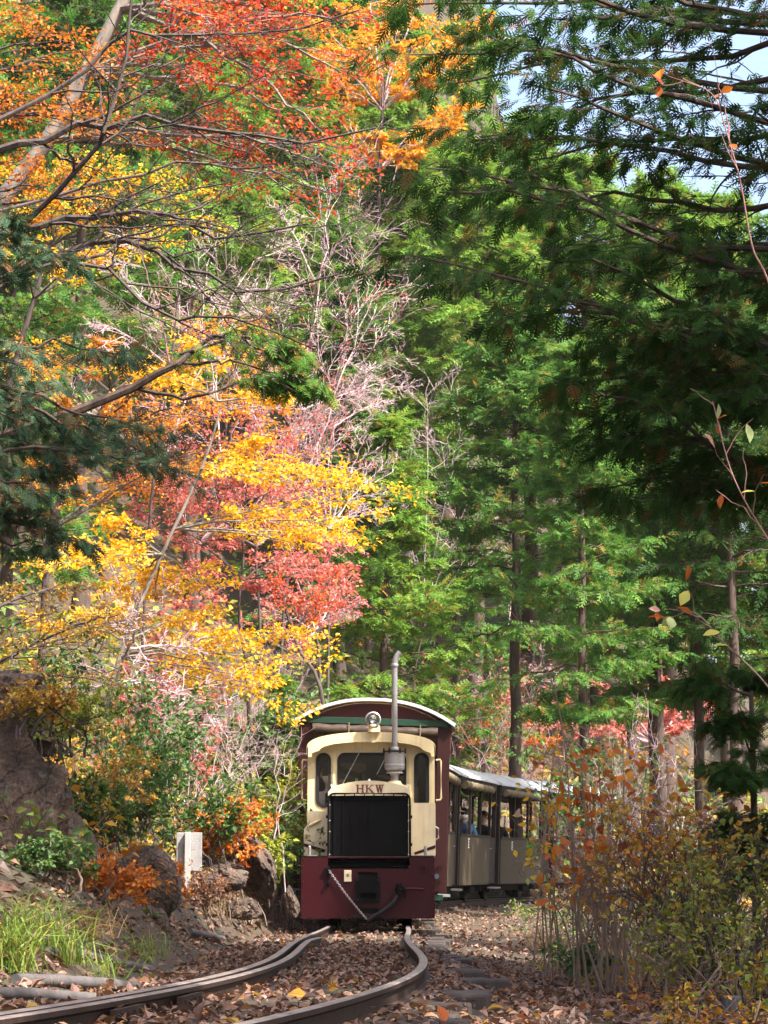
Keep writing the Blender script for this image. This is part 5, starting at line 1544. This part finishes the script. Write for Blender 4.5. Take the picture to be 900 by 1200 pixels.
# ------------------------------------------------------------------ undergrowth
M['l_mix'] = leafmat('undergrowth_mix', [(0.045, 0.10, 0.03), (0.075, 0.16, 0.035), (0.13, 0.20, 0.03), (0.26, 0.26, 0.03), (0.42, 0.25, 0.02), (0.46, 0.17, 0.015), (0.36, 0.09, 0.015), (0.24, 0.11, 0.05)], .4)


def undergrowth(name, label, N, xr, yr, dr, rad, hgt, nl, size, seed, T=LEAF, bias=0.0, power=1.0):
    global R_
    R_ = np.random.default_rng(seed)
    Y = yr[0] + (yr[1] - yr[0]) * R_.random(N) ** power; X = R_.uniform(xr[0], xr[1], N)
    d, _ = signed(X, Y); k = (d > dr[0]) & (d < dr[1]); X, Y = X[k], Y[k]; n = len(X)
    Z = height(X, Y); rs = rad * R_.uniform(.5, 1.4, n); hs = hgt * R_.uniform(.5, 1.4, n)
    tone = np.clip(.42 + bias + .42 * wob(X, Y, .9, 9) + R_.normal(0, .13, n), 0, 1)
    par = np.repeat(np.arange(n), nl); q = R_.normal(size=(n * nl, 3)); q = nrm(q) * R_.random(n * nl)[:, None] ** .4
    P = np.stack([X[par] + q[:, 0] * rs[par], Y[par] + q[:, 1] * rs[par], Z[par] + hs[par] * (.15 + .85 * np.abs(q[:, 2]))], 1)
    D = q + R_.normal(0, .5, q.shape); D[:, 2] *= .4
    mb = MB().inst(T, P, D, UP + R_.normal(0, .5, q.shape), size * R_.uniform(.6, 1.4, n * nl), np.clip(tone[par] + R_.normal(0, .07, n * nl), 0, 1))
    # stems
    ns = 5; pr = np.repeat(np.arange(n), ns)
    B = np.stack([X[pr], Y[pr], Z[pr] - .02], 1); E_ = B + np.stack([R_.normal(0, .6, n * ns) * rs[pr], R_.normal(0, .6, n * ns) * rs[pr], hs[pr] * R_.uniform(.5, 1.1, n * ns)], 1)
    Pm = (B + E_) / 2 + R_.normal(0, .05, B.shape) * rs[pr][:, None]
    mb.tubes(np.stack([B, Pm, E_], 1), np.broadcast_to(np.array([.005, .004, .002]), (n * ns, 3)), 3, 1)
    o = mb.obj(name, [M['l_mix'], M['bark_dry']])
    return tag(o, label, None, None, 'stuff')


undergrowth('slope_undergrowth', 'mixed green, ochre and orange ground cover on the left slope', 620, (-8, 0), (12, 32), (-7.5, -1.5), .34, .42, 52, .062, 81, power=1.1)
undergrowth('middle_undergrowth', 'autumn brush and saplings covering the slope left of the train', 520, (-10, -.5), (21, 38), (-9, -1.9), .5, .75, 44, .085, 86, bias=.0)
undergrowth('hill_undergrowth', 'tangled autumn ground cover on the hillside behind the train', 1500, (-20, 18), (30, 75), (-34, -2.2), .9, .9, 19, .26, 82, bias=-.02)
undergrowth('bank_undergrowth', 'low ground cover under the trees right of the path', 380, (1.0, 9), (9, 50), (1.9, 16), .32, .36, 40, .06, 83, bias=-.12, power=1.5)
undergrowth('inner_undergrowth', 'brush below the cypress trunks right of the train', 420, (3, 18), (30, 75), (3.2, 30), .9, .9, 34, .19, 84, bias=.1)

undergrowth('edge_undergrowth', 'low weeds and dry leaves along the right edge of the path', 170, (.6, 3), (8.5, 17), (1.35, 2.3), .13, .15, 44, .030, 85, bias=.0)


def shrub(name, label, base, h, w, nst, leaf, T, mat, bark_m, seed, lv=None, group='shrubs beside the track', lean=(0, 0), rs=.008, rmin=.0016, depth=None, bare_low=.25):
    """stems fanning from a base point; leaf = (per twig, size)"""
    global R_
    R_ = np.random.default_rng(seed)
    lim = []
    dp = depth or w * .7
    for k in range(nst):
        top = base + np.array([R_.uniform(-w, w) + lean[0], R_.uniform(-dp, dp) + lean[1], h * R_.uniform(.6, 1.05)])
        b = base + np.array([R_.normal(0, w * .45), R_.normal(0, dp * .45), -.03])
        lim.append([b, b * .6 + top * .4 + np.array([R_.normal(0, .04), 0, h * .08]), b * .25 + top * .75 + np.array([R_.normal(0, .05), 0, h * .05]), top])
    lv = lv or [dict(m=6, t0=bare_low, t1=1, ang=38, L=.36, K=6, rr=.6, up=.04, flat=.9, planar=.2, wig=.1, taper=.4), dict(m=4, t0=.2, t1=1, ang=42, L=.45, K=4, rr=.6, up=0, flat=.8, planar=.3, wig=.1, taper=.3)]
    tr = [base - np.array([0, 0, .05]), base + np.array([0, 0, .02]), base + np.array([0, 0, h * .12])]
    return broadleaf(name, label, tr, rs * 1.6, lim, rs, lv, (leaf[0], leaf[1], dict(t0=.2, spread=.7, upn=.9, droop=.25, jit=.01)), bark_m, mat, 'shrub', group, seed, T, rmin)


def px_base(px, py, Y):
    x = at(px, py, Y)[0]
    return np.array([x, Y, gz(x, Y)])


SH = [  # left slope
    ('green_shrub', 'dark green leafy shrub above the rounded boulder', 225, 20.2, .95, .42, 9, (7, .055), 'l_green', 'bark_dark', 91),
    ('ochre_shrub', 'ochre leaved shrub right beside the tall rock face', 120, 15.6, .80, .24, 10, (8, .028), 'l_ochre', 'bark_dry', 92),
    ('yellow_shrub', 'yellow green shrub between the white post and the locomotive', 285, 21.6, .95, .28, 10, (7, .06), 'l_ygreen', 'bark_dry', 93),
    ('orange_shrub', 'low orange shrub behind the white post', 255, 20.5, .75, .35, 9, (7, .055), 'l_orange', 'bark_dry', 94),
    ('orange_shrub', 'small amber shrub at the foot of the white post', 190, 15.8, .24, .09, 8, (7, .028), 'l_orange', 'bark_dry', 95),
    ('green_shrub', 'dark green bush under the beech sprays at mid left', 130, 19.5, 1.4, .55, 9, (6, .05), 'l_green', 'bark_dark', 96),
    ('green_shrub', 'green shrub under the amber maple at mid left', 180, 20.5, 1.5, .5, 9, (7, .06), 'l_green', 'bark_dark', 97),
    ('coral_shrub', 'coral pink shrub in the middle of the left slope', 190, 23.5, 1.6, .35, 7, (7, .055), 'l_pinkred', 'bark_mauve', 98),
    ('yellow_shrub', 'yellow leaved shrub left of the brown car', 320, 26.0, 1.5, .5, 9, (7, .065), 'l_ygreen', 'bark_dry', 99),
    ('dry_shrub', 'leafless brown shrub tangle above the green slope shrubs', 250, 22.5, 1.9, .7, 12, (0, .05), 'l_brown', 'bark_mauve', 100),
    ('green_shrub', 'feathery green shrub beside the left side of the brown car', 330, 24.5, 1.15, .32, 9, (8, .05), 'l_green', 'bark_dark', 101),
    ('green_shrub', 'dark olive shrub behind the top of the rock face', 30, 13.8, 1.0, .40, 10, (8, .03), 'l_green', 'bark_dark', 102),
    ('dry_shrub', 'brown dry weeds between the white post and the pale slab', 245, 18.3, .36, .16, 12, (4, .028), 'l_brown', 'bark_dry', 103),
    ('green_shrub', 'tall green brush on the slope left of the brown car roof', 262, 30.0, 2.4, .8, 12, (7, .08), 'l_green', 'bark_dark', 108),
    ('coral_shrub', 'tall pinkish brush on the slope above the white post', 215, 32.0, 2.6, .8, 12, (6, .08), 'l_pinkred', 'bark_mauve', 109),
    ('dry_shrub', 'tall grey leafless brush left of the brown car roof', 290, 33.0, 3.0, .9, 16, (0, .08), 'l_brown', 'bark_mauve', 110),
    ('dry_shrub', 'pinkish leafless brush directly behind the passenger car roofs', 575, 56.0, 4.2, 1.9, 22, (1, .10), 'l_pinkred', 'bark_mauve', 131),
    ('dry_shrub', 'pinkish leafless brush between the cars and the bare cypress trunks', 650, 52.0, 4.4, 1.6, 22, (1, .10), 'l_orange', 'bark_mauve', 132),
    # right side
    ('green_shrub', 'dark green low shrub between the tall rock and the ochre bush', 110, 13.9, .50, .20, 9, (9, .03), 'l_green', 'bark_dark', 104),
    ('green_shrub', 'dark green shrub in the shade left of the coral shrub', 155, 17.6, .85, .34, 10, (9, .045), 'l_green', 'bark_dark', 105),
    ('ochre_shrub', 'low orange weeds on the bank in front of the boulder', 128, 12.6, .22, .18, 10, (7, .024), 'l_orange', 'bark_dry', 106),
    ('green_shrub', 'small leafy weeds on the bank below the tall rock', 60, 11.6, .20, .20, 10, (7, .026), 'l_green', 'bark_dry', 107),
    ('dry_shrub', 'tangle of leafless brown stems below the yellow sapling', 705, 15.0, .80, .26, 16, (1, .03), 'l_brown', 'bark_dry', 111),
    ('dry_shrub', 'tangle of leafless brown stems under the orange bush', 735, 13.2, .85, .42, 20, (1, .03), 'l_brown', 'bark_dry', 112),
    ('olive_shrub', 'olive leaved shrub at the lower right behind the ferns', 850, 10.8, .60, .26, 13, (2, .034), 'l_olive', 'bark_dark', 113),
    ('olive_shrub', 'olive shrub under the young dark conifer', 890, 12.0, .80, .30, 13, (2, .036), 'l_olive', 'bark_dark', 114),
    ('dark_shrub', 'thin dark stemmed shrub between the orange bush and the right edge', 795, 11.8, .95, .34, 20, (2, .034), 'l_ochre', 'bark_dark', 115),
    ('green_shrub', 'small green weed shrub at the path edge below the sapling', 690, 13.4, .20, .20, 9, (4, .026), 'l_green', 'bark_dry', 116),
    ('dry_shrub', 'low olive brush at the right end of the path', 815, 10.6, .40, .26, 12, (2, .026), 'l_olive', 'bark_dry', 117),
    ('rust_shrub', 'sparse rust leaved shrub at the right edge of the orange bush', 815, 13.8, 1.05, .24, 9, (2, .05), 'l_rust', 'bark_dry', 118),
    ('green_shrub', 'leafy green shrub behind the yellow sapling', 690, 26.0, 2.2, .4, 9, (7, .07), 'l_green', 'bark_dark', 119),
    ('dry_shrub', 'tall leafless pinkish brush behind the orange bush', 760, 18.0, 1.7, .7, 18, (1, .03), 'l_brown', 'bark_mauve', 120),
]
for nm, lab, px, Y, h, w, nst, lf, ml, bk, sd_ in SH:
    b = px_base(px, 1050, Y)
    shrub(nm, lab, b, h, w, nst, lf, LEAFB if Y < 16 else LEAF, M[ml], M[bk], sd_)

b = at(20, 856, 12.25)
shrub('ochre_shrub', 'ochre leaves hanging over the top of the tall rock face', b, .24, .40, 9, (5, .026), LEAFB, M['l_ochre'], M['bark_dark'], 127)
b = at(70, 880, 12.5)
shrub('ochre_shrub', 'thin yellow green sprays at the right shoulder of the rock face', b, .26, .20, 9, (8, .024), LEAFB, M['l_ygreen'], M['bark_dark'], 128)


def leaf_pieces(root, P, count, size, T, mats, t0=.3, seed=0):
    """single large leaves, each an object under the plant"""
    rg = np.random.default_rng(seed)
    ms = []
    for m in mats:
        for q in (.1, .4, .65, .95):
            me = MB().add(T[0], T[1], 0, np.full(len(T[0]), q)).mesh('leaf'); me.materials.append(m); ms.append(me)
    n, K = P.shape[:2]
    for k in range(count):
        i_ = int(rg.integers(0, n)); u = rg.uniform(t0, .999) * (K - 1); j = int(u); f = u - j
        B = P[i_, j] * (1 - f) + P[i_, j + 1] * f
        D = Vector(P[i_, j + 1] - P[i_, j]).normalized() * .5 + Vector(rg.normal(0, .6, 3)) - Vector((0, 0, .35)); D.normalize()
        Nn = Vector((rg.normal(0, .5), rg.normal(-.35, .5), .8)); S = Nn.cross(D).normalized(); N2 = D.cross(S)
        s = size * rg.uniform(.65, 1.25)
        m = Matrix(((D.x * s, S.x * s, N2.x * s, B[0]), (D.y * s, S.y * s, N2.y * s, B[1]), (D.z * s, S.z * s, N2.z * s, B[2]), (0, 0, 0, 1)))
        o = bpy.data.objects.new('leaf', ms[int(rg.integers(0, len(ms)))]); COL.objects.link(o); o.parent = root
        o.matrix_local = m


def stem_plant(name, label, base, tops, r, lv, bark_m, seed, group='shrubs beside the track', cat_='shrub'):
    global R_
    R_ = np.random.default_rng(seed)
    root = empty(name, base, 0, label, cat_, group)
    lim = []
    for t in tops:
        t = np.array(t) - base; b = np.array([R_.normal(0, .09), R_.normal(0, .09), -.04])
        lim.append(cat([b, b * .6 + t * .4 + np.array([R_.normal(0, .03), 0, .05]), b * .25 + t * .75 + np.array([R_.normal(0, .03), 0, .03]), t], 12))
    P = np.stack(lim); R0 = np.full((len(P), 1), r) * (1 - .75 * np.linspace(0, 1, 12)[None])
    MB().tubes(P, R0, 6).obj('stems', bark_m, root)
    tw = []
    mb = MB()
    for kw in lv:
        P, R0 = spawn(P, R0, rmin=.0014, **kw); mb.tubes(P, R0, 4); tw.append(P)
    mb.obj('twigs', bark_m, root)['kind'] = 'stuff'
    return root, tw


LS = [dict(m=7, t0=.35, t1=1, ang=36, L=.20, K=6, rr=.6, up=.03, flat=.9, planar=.2, wig=.1, taper=.4), dict(m=3, t0=.3, t1=1, ang=40, L=.4, K=4, rr=.6, up=0, flat=.9, planar=.2, wig=.1, taper=.3)]
Yo = 12.3
b = px_base(725, 1100, Yo)
R_ = np.random.default_rng(121)
ob, tw = stem_plant('orange_bush', 'bush of large burnt orange leaves right of the passenger cars', b, [at(px, py, Yo + R_.uniform(-.4, .4)) for px, py in ((655, 900), (680, 880), (700, 875), (730, 878), (760, 890), (785, 900), (690, 930), (720, 915), (750, 930), (670, 960), (800, 930), (660, 1000), (715, 985))], .009, LS, M['bark_dry'], 122)
leaf_pieces(ob, tw[1], 240, .066, LEAFB, [M['l_rust'], M['l_orange'], M['l_orange']], .2, 123)
Yy = 14.2
b = px_base(662, 1090, Yy)
R_ = np.random.default_rng(124)
ysap, tw = stem_plant('yellow_sapling', 'sapling with yellow and pale green leaves in front of the passenger cars', b, [at(px, py, Yy + R_.uniform(-.3, .3)) for px, py in ((655, 850), (640, 872), (650, 900), (634, 930), (628, 960), (645, 965), (638, 1000), (668, 865))], .007, LS, M['bark_dry'], 125)
leaf_pieces(ysap, tw[1][::1], 120, .058, LEAFB, [M['l_yellow'], M['l_yellow'], M['l_palegreen'], M['l_orange']], .2, 126)

# long thin saplings and twigs close to the camera at the right
for lab, Y, pts, r, bk, leaves, sd_ in (
        ('thin curved bare sapling rising beside the yellow sapling', 13.0, ((672, 1090), (668, 950), (655, 830), (630, 760), (598, 715)), .006, 'bark_dry', 2, 131),
        ('pale twig with a few hanging leaves at the right edge', 9.0, ((960, 900), (900, 805), (850, 755), (820, 722), (793, 712)), .005, 'bark_dry', 5, 132),
        ('slender orange twig reaching up at the right edge', 8.5, ((980, 760), (905, 640), (860, 560), (835, 470)), .0045, 'bark_pink', 4, 133),
        ('pink vine twig with red buds hanging at the upper right edge', 7.5, ((960, 560), (905, 345), (882, 290), (868, 215), (850, 150), (836, 112), (800, 92)), .004, 'bark_pink', 3, 134)):
    gp = to_ground(at(pts[0][0], pts[0][1], Y)[0], Y, 0)
    P = [gp] + [at(*p, Y) for p in pts[(1 if pts[0][1] > 1000 else 0):]]
    R_ = np.random.default_rng(sd_)
    root = empty('thin_sapling', gp, 0, lab, 'sapling', 'thin saplings at the right')
    Pc = cat(np.array(P) - gp, 40)
    MB().tubes(Pc[None], (r * (1 - .6 * np.linspace(0, 1, 40)))[None], 6).obj('stem', M[bk], root)
    tp, tr_ = spawn(Pc[None], np.full((1, 40), r), 7, .5, 1, 35, .10, 6, .5, .02, 1, 0, .12, .4)
    MB().tubes(tp, tr_, 4).obj('twigs', M[bk], root)['kind'] = 'stuff'
    leaf_pieces(root, tp, leaves * 2, .06, LEAFB, [M['l_rust'], M['l_red'] if sd_ == 134 else M['l_palegreen']], .5, sd_)

# ------------------------------------------------------------------ grass and ferns
def tuft(name, label, base, n, L, w, mat, seed, cat_='grass', group='grass tufts on the left bank', lean=(0, 0)):
    global R_
    R_ = np.random.default_rng(seed)
    P = np.stack([R_.normal(0, w, n), R_.normal(0, w, n), np.zeros(n)], 1)
    D = np.stack([R_.normal(0, .5, n) + lean[0], R_.normal(0, .4, n) + lean[1], R_.uniform(.5, 1.3, n)], 1)
    T = (BLADE[0] * np.array([1, .55, -3.0]), BLADE[1])
    o = MB().inst(T, P, D, UP * .3 + np.stack([D[:, 0], D[:, 1], -np.ones(n) * .2], 1) + R_.normal(0, .2, (n, 3)), L * R_.uniform(.5, 1.25, n)).obj(name, mat, loc=base)
    return tag(o, label, cat_, group)


for lab, px, py, n, L, w, mm, sd_ in (('tall green grass tuft in the lower left corner', 15, 1140, 150, .30, .05, 'l_grass', 141), ('green grass tuft beside the upper grey log', 75, 1135, 110, .26, .05, 'l_grass', 142),
                                     ('arching grass at the right end of the logs', 120, 1150, 60, .20, .05, 'l_grass', 143), ('grass tuft below the tall rock face', 40, 1110, 130, .28, .07, 'l_grass', 144), ('dry brown grass on the bank left of the boulder', 105, 1100, 130, .20, .08, 'l_dry', 156), ('green grass on the bank right of the upper log', 165, 1125, 90, .17, .07, 'l_grass', 157),
                                     ('bright grass tuft on the slope beside the locomotive', 318, 1030, 150, .42, .09, 'l_grass', 145), ('dry brown grass around the foot of the post', 245, 1075, 160, .22, .10, 'l_dry', 146),
                                     ('dry grass below the yellow sapling', 640, 1115, 150, .30, .10, 'l_dry', 147), ('yellow grass blades at the lower right edge', 880, 1175, 40, .26, .05, 'l_grass', 148), ('dry grass at the foot of the orange bush', 705, 1125, 150, .28, .10, 'l_dry', 149)):
    tuft('grass_tuft', lab, hit(px, py), n, L, w, M[mm], sd_)
for lab, px, py, n, L, sd_ in (('green fern at the lower right beside the stump', 805, 1178, 9, .17, 151), ('little fern on the rock face ledge', 20, 855, 6, .10, 152), ('small fern at the path edge below the shrubs', 745, 1140, 7, .12, 153), ('green fern on the slope beside the white post', 175, 1075, 7, .12, 154), ('fern below the pale slab near the locomotive', 310, 1065, 8, .2, 155)):
    b = hit(px, py) if sd_ != 152 else at(px, py, YK)
    R_ = np.random.default_rng(sd_)
    root = empty('fern', b, 0, lab, 'fern', 'ferns')
    Tf = frond(8, .045, .45)
    for k in range(n):
        an = k * 6.28 / n + R_.uniform(-.3, .3); D = np.array([[math.cos(an), math.sin(an), R_.uniform(.4, .9)]])
        MB().inst(Tf, np.zeros((1, 3)), D, UP[None], L * R_.uniform(.7, 1.2), np.array([R_.random()])).obj('fern_frond', M['l_green'], root)

# ------------------------------------------------------------------ the faint haze of the autumn air
def haze_box(x0, x1, y0, y1, z0, z1, dens):
    m = bpy.data.materials.new('haze'); m.use_nodes = True
    nd, lk = m.node_tree.nodes, m.node_tree.links
    nd.remove(nd['Principled BSDF'])
    v = nd.new('ShaderNodeVolumePrincipled'); v.inputs['Density'].default_value = dens; v.inputs['Color'].default_value = (.95, .95, .95, 1); v.inputs['Anisotropy'].default_value = .25
    lk.new(v.outputs[0], nd['Material Output'].inputs['Volume'])
    o = MB().box(((x0 + x1) / 2, (y0 + y1) / 2, (z0 + z1) / 2), (x1 - x0, y1 - y0, z1 - z0)).obj('haze', m)
    tag(o, 'faint pale haze between the trees', None, None, 'stuff')


haze_box(-96, 100, -14, 196, float(GZ.min()) - 1, max(float(GZ.max()), 40) + 16, .00018)
